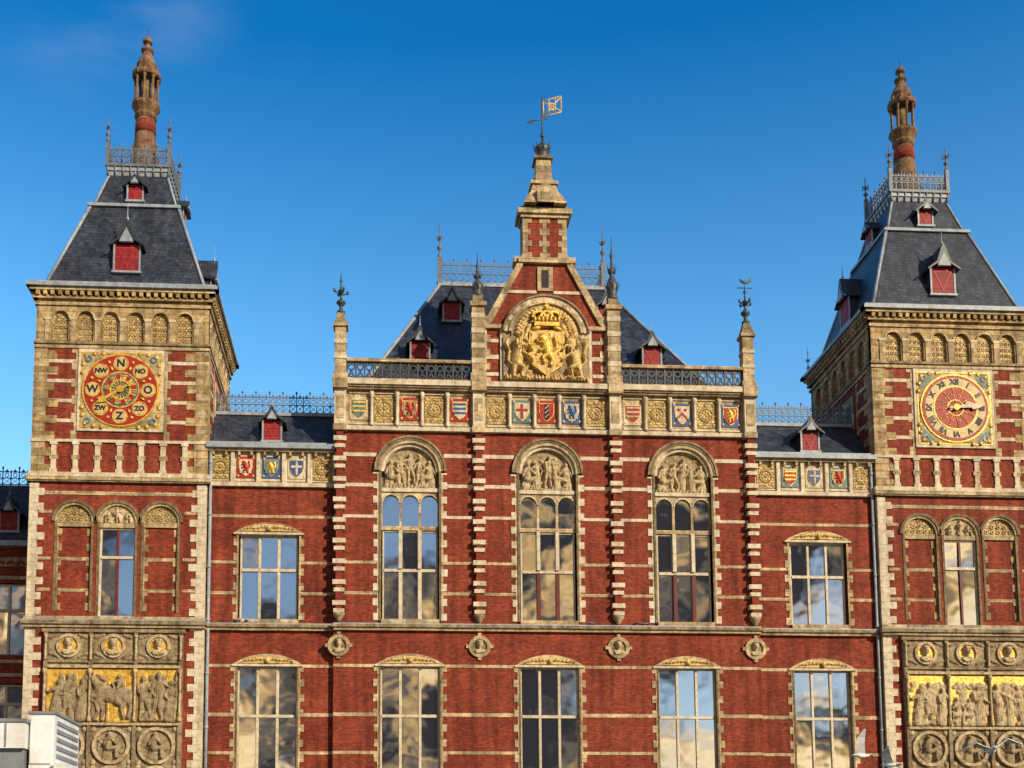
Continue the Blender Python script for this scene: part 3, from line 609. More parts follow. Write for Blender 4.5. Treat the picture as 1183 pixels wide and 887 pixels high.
for (a,z0),(d,z1) in zip(pr[:-1],pr[1:]): g.frus(0,.42,a,a*.9,z0,d,d*.9,z1,'cream')
g.prism([(-.5,40.6),(.5,40.6),(.5,41.4),(0,41.9),(-.5,41.4)],-.78,.2,'cream'); g.prism([(-.3,40.75),(.3,40.75),(.3,41.2),(-.3,41.2)],-.8,.0,'grey')
g.box(-.8,.8,-.3,1.15,42.0,42.2,'cream'); g.frus(0,.42,.5,.5,42.2,.42,.42,43.7,'cream'); g.box(-.56,.56,-.14,.98,43.7,43.85,'grey')
for s in (-1,1): g.ell(s*.5,.42,42.4,.16,.3,.3,'cream')
g.lathe(0,.42,[(.3,43.85),(.45,44.0),(.3,44.15),(.38,44.3),(.5,44.5),(.42,44.7),(.2,44.85),(.1,45.0)],'iron',10)
for k in range(8): a=k*math.pi/4; g.tube((.42*math.cos(a),.42+.42*math.sin(a),44.4),(.55*math.cos(a),.42+.55*math.sin(a),44.85),.05,'iron',5,.02)
g.done()
v=B('weather_vane',st)
v.tube((0,.42,44.9),(0,.42,48.0),.06,'iron',6,.03)
v.ell(0,.42,45.4,.13,.13,.13,'iron'); 
v.tube((-.75,.2,46.15),(.3,.5,46.55),.035,'iron',5); v.prism([(-.95,46.05),(-.6,46.05),(-.62,46.32)],.18,.22,'iron')
for (x0,z0,x1,z1) in ((.05,46.6,1.15,46.95),(.05,47.6,1.15,47.95),(1.15,46.95,1.15,47.95),(.08,46.6,.08,47.6),(.05,46.65,1.15,47.9),(.05,47.55,1.15,47.0),(.42,46.7,.42,47.7),(.8,46.85,.8,47.8)):
    v.tube((x0,.42,z0),(x1,.42,z1),.045,'giltstone',4)
v.ring(.6,47.28,.15,.25,0,360,.4,.44,'giltstone',10)
v.done()
# ------------------------------------------------------------------ TOWERS
def tower(cx,side):
    TW=empty('clock_tower',st)
    b=B('tower_walls',TW); s=B('tower_stonework',TW); ro=B('tower_roof',TW); fe=B('roof_ironwork',TW); cl=B('clock' if side>0 else 'wind_dial',TW)
    cy=4.8; H=4.8
    b.box(cx-4.5,cx+4.5,.3,9.3,0,34.3,'brick2')
    for k in range(4):
        M=Matrix.Translation((cx,cy,0))@Matrix.Rotation(k*math.pi/2,4,'Z')@Matrix.Diagonal((1 if k%2==0 else .9992,1,1,1))@Matrix.Translation((0,-4.8,0))
        for o in (b,s,ro,fe): o.M=M
        if k!=0: b.box(-H,H,0,.3,5.2,24.0,'brick')
        b.box(-H,H,0,.3,24.0,31.5,'brick')
        nx=[(-3.45+1.38*i) for i in range(6)]
        wall(b,-H,H,31.5,34.3,[(x-.44,x+.44,31.85,33.65,True) for x in nx],0,.3,'yellow')
        for x in nx:
            s.box(x-.44,x+.44,.16,.28,31.85,33.65,'mosaic'); s.ring(x,33.21,.44,.54,0,180,-.05,.02,'cream',10)
            for q in range(3):
                for q2 in range(4): s.ring(x-.27+.27*q,32.05+.36*q2,.06,.1,0,360,.12,.18,'cream',6)
        for i in range(7): s.box(nx[0]-.69+1.38*i-.16,nx[0]-.69+1.38*i+.16,-.06,.03,31.85,33.15,'cream'); s.box(nx[0]-.69+1.38*i-.2,nx[0]-.69+1.38*i+.2,-.09,.03,33.1,33.24,'white')
        s.box(-4.86,4.86,-.06,.1,31.45,31.62,'cream'); s.box(-4.9,4.9,-.1,.1,31.7,31.84,'grey')
        s.box(-4.9,4.9,-.1,.1,33.95,34.12,'cream'); s.box(-5.0,5.0,-.2,.1,34.3,34.46,'yellow')
        for i in range(24): x=-4.7+9.4*i/23; s.box(x-.1,x+.1,-.32,0,34.46,34.72,'yellow')
        s.box(-5.16,5.16,-.36,.1,34.72,34.9,'cream'); s.box(-5.32,5.32,-.52,.1,34.9,35.1,'lead'); s.box(-5.2,5.2,-.4,.3,35.1,35.22,'lead')
        for sg in (-1,1):
            quoins(s,sg*4.84,-sg,24.25,31.4,-.04,.1,'yellow',.75,1.25,.47,'cream')
            for z in (27.15,28.3,29.45,30.6): a,d=sorted((sg*2.4,sg*4.2)); s.box(a,d,-.025,.1,z,z+.2,'white')
            quoins(s,sg*2.4,sg,26.2,31.4,-.03,.1,'cream',.14,.34,.5)
        s.box(-4.88,4.88,-.1,.1,26.0,26.16,'white'); s.box(-4.95,4.95,-.16,.1,24.0,24.25,'white'); s.box(-5.0,5.0,-.26,.1,23.78,24.0,'cream'); s.box(-5.0,5.0,-.2,.1,23.7,23.78,'grey')
        for i in range(7):
            x=-3.6+1.2*i
            s.box(x-.14,x+.14,-.08,.1,24.45,26.0,'white'); s.box(x-.2,x+.2,-.12,.1,24.25,24.45,'white'); s.box(x-.2,x+.2,-.12,.1,25.85,26.0,'white'); s.box(x-.23,x+.23,-.09,.1,25.0,25.25,'cream')
        if k!=0:
            s.box(-4.84,4.84,-.03,.1,19.3,19.5,'cream'); s.box(-4.84,4.84,-.03,.1,21.95,22.1,'cream')
            quoins(s,4.84,-1,6,23.7,-.04,.1,'white',.5,.8,.42);quoins(s,-4.84,1,6,23.7,-.04,.1,'white',.5,.8,.42)
            for x in (-1.2,1.2):
                s.box(x-.8,x+.8,-.06,.1,27.2,30.9,'cream'); s.box(x-.5,x+.5,-.08,.1,27.6,30.5,'black'); s.box(x-.05,x+.05,-.12,.1,27.6,30.5,'cream'); s.box(x-.5,x+.5,-.118,.1,29.3,29.42,'cream')
        dormer(ro,0,.5,36.35,1.35,1.65,1.9,2.6)
        dormer(ro,0,2.28,41.7,.8,.95,.8,1.6)
        q=1.82
        fe.M=M@Matrix.Translation((0,4.8-q,0))
        crest(fe,-q,q,0,44.35,1.2,'ironlt',.36)
        fe.box(-q-.12,q+.12,-.12,.1,44.2,44.36,'ironlt'); fe.box(-q-.05,q+.05,-.03,.1,43.95,44.2,'lead')
        for i in range(9): x=-q+2*q*i/8; fe.tube((x,.1,43.6),(x,-.08,44.2),.05,'ironlt',4)
        fe.box(-q-.11,-q+.11,-.11,.11,44.36,45.75,'ironlt'); finial(fe,-q,0,45.75,1.7,'ironlt',.9)
    for o in (b,s,ro,fe): o.M=Matrix.Identity(4)
    ro.frus(cx,cy,4.5,4.5,35.2,4.35,4.35,35.5,'lead')
    ro.frus(cx,cy,4.42,4.42,35.5,2.57,2.57,41.2,'slate'); ro.frus(cx,cy,2.72,2.72,41.2,2.68,2.68,41.4,'lead'); ro.frus(cx,cy,2.4,2.4,41.4,1.72,1.72,43.7,'slate'); ro.frus(cx,cy,1.72,1.72,43.7,1.85,1.85,44.2,'lead')
    for sx in (-1,1):
        for sy in (-1,1):
            ro.tube((cx+sx*4.42,cy+sy*4.42,35.5),(cx+sx*2.57,cy+sy*2.57,41.2),.1,'lead',6); ro.tube((cx+sx*2.4,cy+sy*2.4,41.4),(cx+sx*1.72,cy+sy*1.72,43.7),.08,'lead',6)
            if sy>0: finial(fe,cx+sx*4.9,cy+sy*4.9,35.2,1.9,'lead',.6)
    sp=B('stone_spire',TW)
    sp.lathe(cx,cy,[(1.0,44.2),(.9,45.6),(.72,46.6),(.6,47.6),(.56,48.4)],'spirebrown',12)
    sp.lathe(cx,cy,[(.66,47.4),(.63,48.2)],'brick',12)
    sp.lathe(cx,cy,[(.6,48.4),(.7,48.55),(.7,48.68),(.62,48.78),(.74,49.0),(.88,49.22),(.88,49.36),(.5,49.4)],'spirebrown',12,0,False)
    sp.lathe(cx,cy,[(.34,49.38),(.34,51.3)],'olive',10)
    for i in range(8):
        a=i*math.pi/4; x,yy=cx+.68*math.cos(a),cy+.68*math.sin(a)
        sp.lathe(x,yy,[(.13,49.36),(.13,49.52),(.08,49.56),(.08,50.9),(.13,51.0),(.13,51.15)],'spirebrown',6)
    sp.lathe(cx,cy,[(.84,51.1),(.9,51.22),(.9,51.36),(.66,51.46),(.6,51.75),(.66,51.95),(.5,52.3),(.34,52.55),(.28,52.8),(.4,52.93),(.4,53.02),(.18,53.1),(.14,53.4),(.3,53.52),(.3,53.66),(.16,53.78),(.06,53.98)],'spirebrown',12,0,False)
    for i in range(8): a=(i+.5)*math.pi/4; sp.prism([(cx+.72*math.cos(a)-.12,51.3),(cx+.72*math.cos(a)+.12,51.3),(cx+.72*math.cos(a),51.75)],cy+.72*math.sin(a)-.06,cy+.72*math.sin(a)+.06,'spirebrown')
    sp.tube((cx,cy,53.9),(cx,cy,54.4),.03,'iron',5); sp.done()
    X=lambda u:cx+u
    aops=[(X(-3.42),X(-1.3),16.4,22.55,True),(X(-1.1),X(1.1),16.1,22.55,True),(X(1.3),X(3.42),16.4,22.55,True)]
    wall(b,cx-H,cx+H,5.2,24.0,aops,0,.3,'brick')
    b.box(cx-H-.03,cx+H+.03,-.08,9.6,0,5.2,'cream')
    for (a,d,z0,z1,_),kind in zip(aops,('bl','win','bl')):
        xc=(a+d)/2; rr=(d-a)/2; zc=z1-rr
        s.ring(xc,zc,rr,rr+.17,0,180,-.1,.1,'olive',16); s.ring(xc,zc,rr-.12,rr,0,180,-.04,.2,'cream',16)
        for sg in (-1,1):
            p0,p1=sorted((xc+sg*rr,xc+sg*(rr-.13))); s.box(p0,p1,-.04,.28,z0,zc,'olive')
        s.disc(xc,zc,rr-.1,.12,.29,'mosaic' if kind=='bl' else 'yellow',20,0,180)
        s.box(a+.1,d-.1,.02,.28,zc-.28,zc,'cream')
        if kind=='bl':
            b.box(a,d,.14,.295,z0,zc-.28,'brick'); s.box(a+.13,d-.13,.11,.2,19.3,19.5,'cream'); s.box(a+.13,d-.13,.11,.2,17.55,17.72,'cream')
            for i in range(5):
                for j in range(3):
                    ux=(i-2)*.36; uz=.18+.3*j
                    if math.hypot(ux,uz)<rr-.22: s.ring(xc+ux,zc+uz,.07,.12,0,360,.07,.14,'cream',6)
            quoins(s,xc-rr+.13,1,16.5,zc-.3,.1,.2,'yellow',.08,.25,.42);quoins(s,xc+rr-.13,-1,16.5,zc-.3,.1,.2,'yellow',.08,.25,.42)
        else:
            rn=random.Random(5+side); P=fig(xc,zc,.9,rn,.15)+seated(xc-.5,zc,.62,rn,.14,-1)+seated(xc+.5,zc,.62,rn,.14,1)
            s.carve(xc-.98,xc+.98,zc,zc+.98,.11,'relief',P,.035,lambda a_,c_:math.hypot(a_-xc,c_-zc)<rr-.13)
            window(bf,bg,xc,.97,16.14,zc-.28,2,[19.5],.14,'paint','redpaint')
    for sg in (-1,1):
        quoins(s,cx+sg*4.84,-sg,5.3,23.65,-.05,.1,'white',.5,.85,.42)
        p0,p1=sorted((cx+sg*3.6,cx+sg*4.3))
        for z in (17.55,19.3,21.95): s.box(p0,p1,-.03,.1,z,z+.17,'cream')
    s.box(cx-4.3,cx+4.3,-.03,.1,23.0,23.2,'cream')
    s.box(cx-4.9,cx+4.9,-.25,.1,15.5,15.66,'cream'); s.box(cx-5.0,cx+5.0,-.38,.1,15.66,15.86,'grey'); s.box(cx-4.95,cx+4.95,-.32,.1,15.86,15.93,'lead')
    s.box(cx-4.9,cx+4.9,-.2,.2,15.95,16.12,'cream')
    s.box(cx-3.75,cx+3.75,-.1,.05,5.2,15.35,'grey'); 
    for i in range(3):
        xc=cx-2.42+2.42*i
        s.box(xc-1.08,xc+1.08,-.13,-.05,13.75,15.2,'cream'); s.ring(xc,14.48,.5,.66,0,360,-.26,-.05,'relief',22); s.disc(xc,14.48,.5,-.14,-.05,'gold',22)
        bust(s,xc,14.46,-.14,1.15,'relief','gold',.5)
        rn=random.Random(i*7+int(cx))
        P=[]
        for u in (-1,1):
            for w_ in (-1,1):
                for k in range(4): P.append((xc+u*(.55+.12*k),14.48+w_*(.62-.06*k),xc+u*(.72+.1*k),14.48+w_*(.5-.02*k),.07,.05,.08))
        s.carve(xc-1.06,xc+1.06,13.77,15.18,-.13,'reliefdk',P,.045,lambda a_,c_:math.hypot(a_-xc,c_-14.48)>.62)
        dk='reliefdk' if side<0 else 'relief'
        s.box(xc-1.12,xc+1.12,-.13,-.05,10.3,13.2,'gold' if side<0 else 'grey')
        if side<0 and i==1: P=horse(xc+.05,10.4,2.6,.26,-1)+fig(xc-.7,10.34,2.1,rn,.2)+fig(xc+.3,11.3,1.6,rn,.3)
        else: P=crowd(xc-1.0,xc+1.0,10.34,2.75 if side<0 else 2.55,rn,3,.24)
        if side>0:
            for k in range(16): xx=rn.uniform(-.95,.95); P.append((xc+xx,12.55+rn.uniform(-.3,.15),xc+xx+.1,12.55+rn.uniform(-.2,.2),.12,.09,.09))
        s.carve(xc-1.1,xc+1.1,10.3,13.2,-.14,dk,P,.04,None,None,'gold',1.0)
        s.box(xc-1.2,xc+1.2,-.3,-.05,13.25,13.4,'relief'); s.box(xc-1.2,xc+1.2,-.3,-.05,10.1,10.24,'relief')
        s.box(xc-1.2,xc+1.2,-.22,-.05,13.55,13.66,'grey')
        for zz in (9.0,6.9):
            s.ring(xc,zz,.84,1.02,0,360,-.28,-.05,'relief',24); s.disc(xc,zz,.84,-.13,-.05,'grey',24)
            P=seated(xc-.1,zz-.7,1.45,rn,.2,1)+[(xc+rn.uniform(-.7,.7),zz+rn.uniform(-.7,.6),xc+rn.uniform(-.7,.7),zz+rn.uniform(-.7,.6),.07,.05,.08) for k in range(9)]
            s.carve(xc-.84,xc+.84,zz-.84,zz+.84,-.13,'reliefdk',P,.045,lambda a_,c_:math.hypot(a_-xc,c_-zz)<.83)
            for u in (-1,1):
                for w_ in (-1,1): s.ell(xc+u*.98,-.12,zz+w_*.9,.16,.08,.16,'relief')
    for i in range(4):
        xc=cx-3.63+2.42*i
        s.box(xc-.1,xc+.1,-.26,-.05,5.2,15.2,'grey'); s.lathe(xc,-.3,[(.12,10.3),(.12,10.5),(.07,10.6),(.07,12.9),(.13,13.0),(.13,13.2)],'relief',8); s.lathe(xc,-.28,[(.1,13.7),(.06,13.8),(.06,14.9),(.12,15.05)],'relief',8)
    s.box(cx-3.85,cx+3.85,-.3,.0,15.22,15.4,'grey')
    zc=29.0
    cl.box(cx-2.38,cx+2.38,-.1,.05,26.65,31.4,'white'); cl.box(cx-2.2,cx+2.2,-.13,.0,26.83,31.22,'gold'); cl.box(cx-2.12,cx+2.12,-.15,.0,26.91,31.14,'cream')
    for u in (-1,1):
        for w_ in (-1,1):
            if side>0: cl.prism([(cx+u*2.05,zc+w_*2.05),(cx+u*2.05,zc+w_*1.25),(cx+u*1.75,zc+w_*1.4),(cx+u*1.4,zc+w_*1.75),(cx+u*1.25,zc+w_*2.05)],-.165,-.1,'teal')
            for q in range(5):
                a=math.atan2(w_,u)+(q-2)*.17; d=2.35+.2*(2-abs(q-2)); cl.ell(cx+d*math.cos(a),-.16,zc+d*math.sin(a),.13,.06,.13,'gold',0,6,4)
            cl.ring(cx+u*1.8,zc+w_*1.8,.1,.2,0,360,-.2,-.1,'teal' if side<0 else 'cream',10)
    if side<0:
        cl.disc(cx,zc,2.12,-.2,-.1,'gold',48); cl.disc(cx,zc,2.02,-.22,-.1,'red',48)
        cl.ring(cx,zc,.98,1.06,0,360,-.26,-.1,'gold',36); cl.disc(cx,zc,.98,-.235,-.1,'teal',36)
        for i,tx in enumerate(['N','NO','O','ZO','Z','ZW','W','NW']):
            a=math.pi/2-i*math.pi/4; x,z=cx+1.53*math.cos(a),zc+1.53*math.sin(a)
            cl.disc(x,z,.43,-.25,-.1,'gold',20); cl.disc(x,z,.35,-.265,-.1,'dialcream',20)
            cl.text(tx,x,z,-.275,.6 if len(tx)==1 else .37,'black',0,.014)
            a2=a-math.pi/8; cl.ell(cx+1.72*math.cos(a2),-.24,zc+1.72*math.sin(a2),.1,.05,.1,'gold',0,8,4); cl.ell(cx+1.32*math.cos(a2),-.24,zc+1.32*math.sin(a2),.08,.05,.14,'gold',math.pi/2-a2,8,4)
        for i in range(16):
            a=i*math.pi/8; cl.tube((cx+.2*math.cos(a),-.26,zc+.2*math.sin(a)),(cx+.92*math.cos(a),-.26,zc+.92*math.sin(a)),.03,'gold',4)
        cl.ring(cx,zc,.5,.6,0,360,-.28,-.1,'gold',20); cl.ring(cx,zc,.6,.9,0,360,-.25,-.1,'red',16,'mosaic')
        a=math.radians(212)
        def hand(a,l,w_,yy,m):
            ca,sa=math.cos(a),math.sin(a)
            q=[(-.5,-w_*.6),(l*.6,-w_),(l*.68,-w_*2.6),(l,0),(l*.68,w_*2.6),(l*.6,w_),(-.5,w_*.6)]
            cl.prism([(cx+u*ca-v_*sa,zc+u*sa+v_*ca) for u,v_ in q],yy,yy+.05,m)
        hand(a,1.55,.08,-.36,'gold'); cl.disc(cx,zc,.2,-.38,-.1,'gold',14)
        cl.disc(cx+.62*math.cos(a+math.pi),zc+.62*math.sin(a+math.pi),.18,-.36,-.31,'gold',12)
    else:
        cl.disc(cx,zc,2.08,-.2,-.1,'gold',48); cl.disc(cx,zc,1.98,-.22,-.1,'red',48); cl.ring(cx,zc,1.32,1.82,0,360,-.235,-.1,'dialcream',48)
        cl.ring(cx,zc,1.25,1.32,0,360,-.26,-.1,'gold',40); cl.disc(cx,zc,1.28,-.24,-.1,'red',40)
        for i,tx in enumerate(['XII','I','II','III','IIII','V','VI','VII','VIII','IX','X','XI']):
            a=math.pi/2-i*math.pi/6; cl.text(tx,cx+1.57*math.cos(a),zc+1.57*math.sin(a),-.25,.44,'black',a-math.pi/2,.018)
        for i in range(12):
            a=i*math.pi/6; cl.tube((cx+.25*math.cos(a),-.25,zc+.25*math.sin(a)),(cx+1.1*math.cos(a+.12),-.25,zc+1.1*math.sin(a+.12)),.022,'gold',4)
            cl.ell(cx+1.12*math.cos(a+.12),-.25,zc+1.12*math.sin(a+.12),.06,.04,.06,'gold',0,6,4)
            a=(i+.5)*math.pi/6; cl.ell(cx+1.9*math.cos(a),-.235,zc+1.9*math.sin(a),.05,.03,.05,'gold',0,6,4); cl.ell(cx+.8*math.cos(a),-.25,zc+.8*math.sin(a),.06,.03,.06,'gold',0,6,4)
        cl.ring(cx,zc,.45,.5,0,360,-.27,-.1,'gold',20)
        for ang,l,w_,yy in ((14,1.1,.09,-.34),(3,1.6,.07,-.4)):
            a=math.radians(ang); ca,sa=math.cos(a),math.sin(a)
            q=[(-.4,-w_),(l*.55,-w_*.8),(l*.62,-w_*2.6),(l*.78,-w_*2.),(l,0),(l*.78,w_*2.),(l*.62,w_*2.6),(l*.55,w_*.8),(-.4,w_)]
            cl.prism([(cx+u*ca-v_*sa,zc+u*sa+v_*ca) for u,v_ in q],yy,yy+.05,'paint')
        cl.disc(cx,zc,.18,-.42,-.1,'gold',14)
    for o in (b,s,ro,fe,cl): o.done()
tower(-24,-1); tower(24,1)
# ------------------------------------------------------------------ lower side ranges
for sx in (-1,1):
    o=B('side_range',st); xa,xb=sorted((sx*28.9,sx*75)); y=5
    wins=[sx*(31.3+6*i) for i in range(7)]
    op=[(x-1.3,x+1.3,14.9,19.2,False) for x in wins]+[(x-1.3,x+1.3,9.5,13.2,False) for x in wins]
    wall(o,xa,xb,4,21.4,op,y,y+.5,'brick'); o.box(xa,xb,y+.5,18,0,21.6,'brick2'); o.box(xa,xb,y-.1,y+.5,0,4,'cream')
    for z in (13.6,14.4,19.4): o.box(xa,xb,y-.12,y+.1,z,z+.2,'cream')
    o.box(xa,xb,y-.06,y+.1,20.2,20.75,'yellow')
    for i in range(80): x=xa+(xb-xa)*i/79; o.ring(x,20.3,.14,.24,0,180,y-.12,y,'brick',5)
    o.box(xa,xb,y-.5,y+.4,21.35,21.65,'lead')
    o.add([(xa,y,21.65),(xb,y,21.65),(xb,y+3.2,26.2),(xa,y+3.2,26.2),(xa,16,26.2),(xb,16,26.2),(xa,18.5,21.6),(xb,18.5,21.6)],[(0,1,2,3),(3,2,5,4),(4,5,7,6)],'slate')
    crest(o,xa,xb,y+3.2,26.2,1.1,'ironlt',.5)
    for x in wins:
        window(bf,bg,x,1.28,14.9,19.15,2,[17.6],y+.15); window(bf,bg,x,1.28,9.5,13.15,2,[12.0],y+.15)
        for sg in (-1,1): quoins(o,x+sg*1.3,sg,9.5,19.2,y-.05,y+.1,'white',.15,.4,.42)
        dormer(o,x+sx*.3,y+.5,22.5,1.0,1.2,1.3,1.6)
    o.done()
for o in (t,r,ir,bf,bg): o.done()
# ------------------------------------------------------------------ birds and tram
def bird(name,loc,yaw,pose,scale=1.,bm='feather',wm='wing',roll=0):
    e=B(name); e.M=Matrix.Translation(loc)@Matrix.Rotation(yaw,4,'Z')@Matrix.Rotation(roll,4,'X')@Matrix.Scale(scale,4)
    prof=[(-.26,.012,0),(-.2,.03,.0),(-.1,.062,-.005),(0,.078,-.01),(.09,.07,.0),(.15,.045,.022),(.19,.042,.035),(.225,.036,.035),(.25,.015,.03)]
    vs=[];fs=[];n=10
    for x,rr,z in prof:
        for i in range(n): a=2*math.pi*i/n; vs.append((x,rr*math.cos(a),z+rr*.95*math.sin(a)))
    for k in range(len(prof)-1):
        for i in range(n): j=(i+1)%n; fs.append((k*n+i,(k+1)*n+i,(k+1)*n+j,k*n+j))
    fs.append(tuple(range(n))); e.add(vs,fs,bm,True)
    e.tube((.245,0,.03),(.31,0,.018),.014,'beak',5,.004)
    for sg in (-1,1): e.ell(.215,sg*.033,.045,.008,.006,.008,'black',0,6,4)
    e.add([(-.2,-.03,.0),(-.2,.03,.0),(-.36,.06,.005),(-.36,-.06,.005),(-.2,-.03,.02),(-.2,.03,.02),(-.36,.06,.012),(-.36,-.06,.012)],[(0,3,2,1),(4,5,6,7),(1,2,6,5),(2,3,7,6),(3,0,4,7)],bm)
    if pose:
        up1,up2=pose
        for sg in (-1,1):
            st_=[(0,.03,.12,-.12,.02),(.12,.16,.13,-.12,up1*.45),(.3,.33,.17,-.1,up1),(.45,.47,.1,-.12,up1+(up2-up1)*.5),(.66,.68,-.08,-.14,up2)]
            top=[]
            for (_,yy,fr,ba,zz) in st_: top+= [(fr,sg*yy,.03+zz),(ba,sg*yy,.02+zz)]
            bot=[(x,y_,z-.012) for x,y_,z in top]; vs=top+bot; m=len(top); fs=[]
            for k in range(4):
                a=2*k; fs.append((a,a+1,a+3,a+2)); fs.append((m+a,m+a+2,m+a+3,m+a+1)); fs.append((a,a+2,m+a+2,m+a)); fs.append((a+1,m+a+1,m+a+3,a+3))
            e.add(vs,fs,wm)
            e.add([(x+.001,y_*1.005,z+.002) for x,y_,z in [top[-2],top[-1],(-.17,sg*.74,.03+up2+.02)]],[(0,1,2)],'wingtip')
    else:
        for sg in (-1,1):
            e.ell(-.06,sg*.062,.0,.19,.022,.055,wm,.08); e.tube((.0,sg*.03,-.06),(.01,sg*.03,-.13),.007,'beak',5); e.ell(.03,sg*.03,-.132,.03,.015,.006,'beak',0,6,4)
    return e.done()
bird('gull',(-1.35,-45.6,3.8),math.radians(165),(.22,.5),.55,roll=.6)
bird('gull',(.95,-45.6,3.9),math.radians(265),(.16,.04),.85,roll=.12)
bird('gull',(-.85,-45.6,3.64),math.radians(140),(.2,.25),.55,roll=.4)
for x in (-17.4,-16.8,2.4,4.9,5.4): bird('pigeon',(x,-.12 if abs(x)<12 else .2,16.03),random.uniform(-1,4),None,.9,'pigeon','pigeon')
tr=empty('tram')
a=B('tram_body',tr)
yt=-47.2
a.box(-36,-14.4,yt,yt+2.3,.35,1.1,'tramblue'); a.box(-36,-14.4,yt,yt+2.3,1.1,1.25,'tramwhite'); a.box(-35.9,-14.5,yt+.02,yt+2.28,1.25,2.6,'glass'); a.box(-36,-14.4,yt,yt+2.3,2.6,3.25,'tramwhite')
for i in range(15): x=-35.8+1.52*i; a.box(x-.06,x+.06,yt-.003,yt+2.303,1.25,2.6,'tramwhite')
a.frus(-25.2,yt+1.15,10.7,1.1,3.25,10.5,.9,3.4,'tramgrey'); a.done()
a=B('roof_equipment',tr)
a.box(-20,-15.05,yt+.2,yt+1.9,3.4,3.72,'tramgrey'); a.box(-20,-15.02,yt+.1,yt+2.0,3.72,4.12,'tramwhite'); a.box(-20.03,-14.99,yt+.07,yt+2.03,4.12,4.17,'tramgrey')
for i in range(9): x=-19.7+.55*i; a.box(x-.012,x+.012,yt+.085,yt+.1,3.74,4.1,'tramgrey')
a.box(-15.0,-14.62,yt+.3,yt+1.8,3.4,4.27,'tramwhite'); a.box(-14.98,-14.66,yt+.27,yt+.3,3.5,4.2,'tramwhite'); a.box(-15.03,-14.59,yt+.27,yt+1.83,4.27,4.31,'tramgrey')
for i in range(5): a.box(-14.62,-14.6,yt+.4,yt+1.7,3.6+.13*i,3.66+.13*i,'tramgrey')
a.box(-14.6,-14.42,yt+.2,yt+2.0,3.4,3.5,'tramwhite'); a.done()
a=B('bogies',tr)
for x in (-33,-31.2,-26,-24.2,-18.5,-16.7):
    for yy in (yt+.35,yt+1.95):
        a.M=Matrix.Translation((x,yy,.33))@Matrix.Rotation(math.pi/2,4,'X'); a.lathe(0,0,[(.33,-.06),(.33,.06)],'iron',16)
a.done()
# ------------------------------------------------------------------ ground
gm=mat('plaza_paving',(.1,.095,.09),(.16,.15,.14),.85,.3,streak=0,grime=.2)
MT['ground']=gm; MT['asphalt']=mat('asphalt',(.04,.04,.042),(.06,.06,.06),.9,2.,streak=0,grime=.1)
G=B('ground'); G.add([(-3000,-3000,0),(3000,-3000,0),(3000,3000,0),(-3000,3000,0)],[(0,1,2,3)],'ground'); G.done()
R=B('tram_street'); R.add([(-300,-52,.004),(300,-52,.004),(300,-38,.004),(-300,-38,.004)],[(0,1,2,3)],'asphalt'); R.done()
R=B('tram_rails'); 
for yy in (-46.77,-45.33,-43.5,-42.06): R.box(-300,300,yy-.03,yy+.03,.008,.015,'lead')
R.done()
# ------------------------------------------------------------------ light
el=math.radians(24); az=math.radians(40)
S=Vector((math.sin(az)*math.cos(el),-math.cos(az)*math.cos(el),math.sin(el)))
sd=bpy.data.lights.new('sun','SUN'); sd.energy=5.0; sd.angle=math.radians(.5); sd.color=(1,.86,.63)
so=bpy.data.objects.new('sun',sd); scene.collection.objects.link(so); so.rotation_euler=S.to_track_quat('Z','Y').to_euler()
W=bpy.data.worlds.new('World'); scene.world=W; W.use_nodes=True; nt=W.node_tree; nt.nodes.clear(); L=nt.links.new
out=N(nt,'ShaderNodeOutputWorld'); bgn=N(nt,'ShaderNodeBackground'); bgn.inputs['Strength'].default_value=.12; L(bgn.outputs[0],out.inputs[0])
sky=N(nt,'ShaderNodeTexSky'); sky.sky_type='NISHITA'; sky.sun_disc=False; sky.sun_elevation=el; sky.sun_rotation=math.atan2(S.x,S.y); sky.ozone_density=3.; sky.air_density=1.; sky.dust_density=.3
tc=N(nt,'ShaderNodeTexCoord'); sx=N(nt,'ShaderNodeSeparateXYZ'); L(tc.outputs['Generated'],sx.inputs[0])
def ramp(inp,p0,p1,c0=0,c1=1):
    m=N(nt,'ShaderNodeMapRange',interpolation_type='SMOOTHSTEP'); m.inputs['From Min'].default_value=p0; m.inputs['From Max'].default_value=p1; m.inputs['To Min'].default_value=c0; m.inputs['To Max'].default_value=c1; L(inp,m.inputs['Value']); return m.outputs[0]
def mul(a,b):
    m=N(nt,'ShaderNodeMath',operation='MULTIPLY'); L(a,m.inputs[0]); L(b,m.inputs[1]); return m.outputs[0]
er=N(nt,'ShaderNodeValToRGB'); L(sx.outputs['Z'],er.inputs['Fac'])
er.color_ramp.elements[0].position=.2; er.color_ramp.elements[0].color=(2.0,2.35,2.1,1)
er.color_ramp.elements[1].position=.6; er.color_ramp.elements[1].color=(.05,1.05,1.65,1)
e2=er.color_ramp.elements.new(.42); e2.color=(.95,1.85,2.05,1)
tm=N(nt,'ShaderNodeMix',data_type='RGBA',blend_type='MULTIPLY'); L(ramp(sx.outputs['Y'],-.2,.35),tm.inputs['Factor']); L(sky.outputs[0],tm.inputs['A']); L(er.outputs[0],tm.inputs['B'])
mp=N(nt,'ShaderNodeMapping'); mp.inputs['Scale'].default_value=(1,1,1.7); mp.inputs['Location'].default_value=(.37,0,.15); L(tc.outputs['Generated'],mp.inputs[0])
n1=N(nt,'ShaderNodeTexNoise'); n1.inputs['Scale'].default_value=4; n1.inputs['Detail'].default_value=7; n1.inputs['Roughness'].default_value=.5; L(mp.outputs[0],n1.inputs['Vector'])
south=ramp(sx.outputs['Y'],-.05,-.5); low=ramp(sx.outputs['Z'],.7,.35); cov=ramp(n1.outputs['Fac'],.38,.48)
mask=mul(mul(south,low),cov)
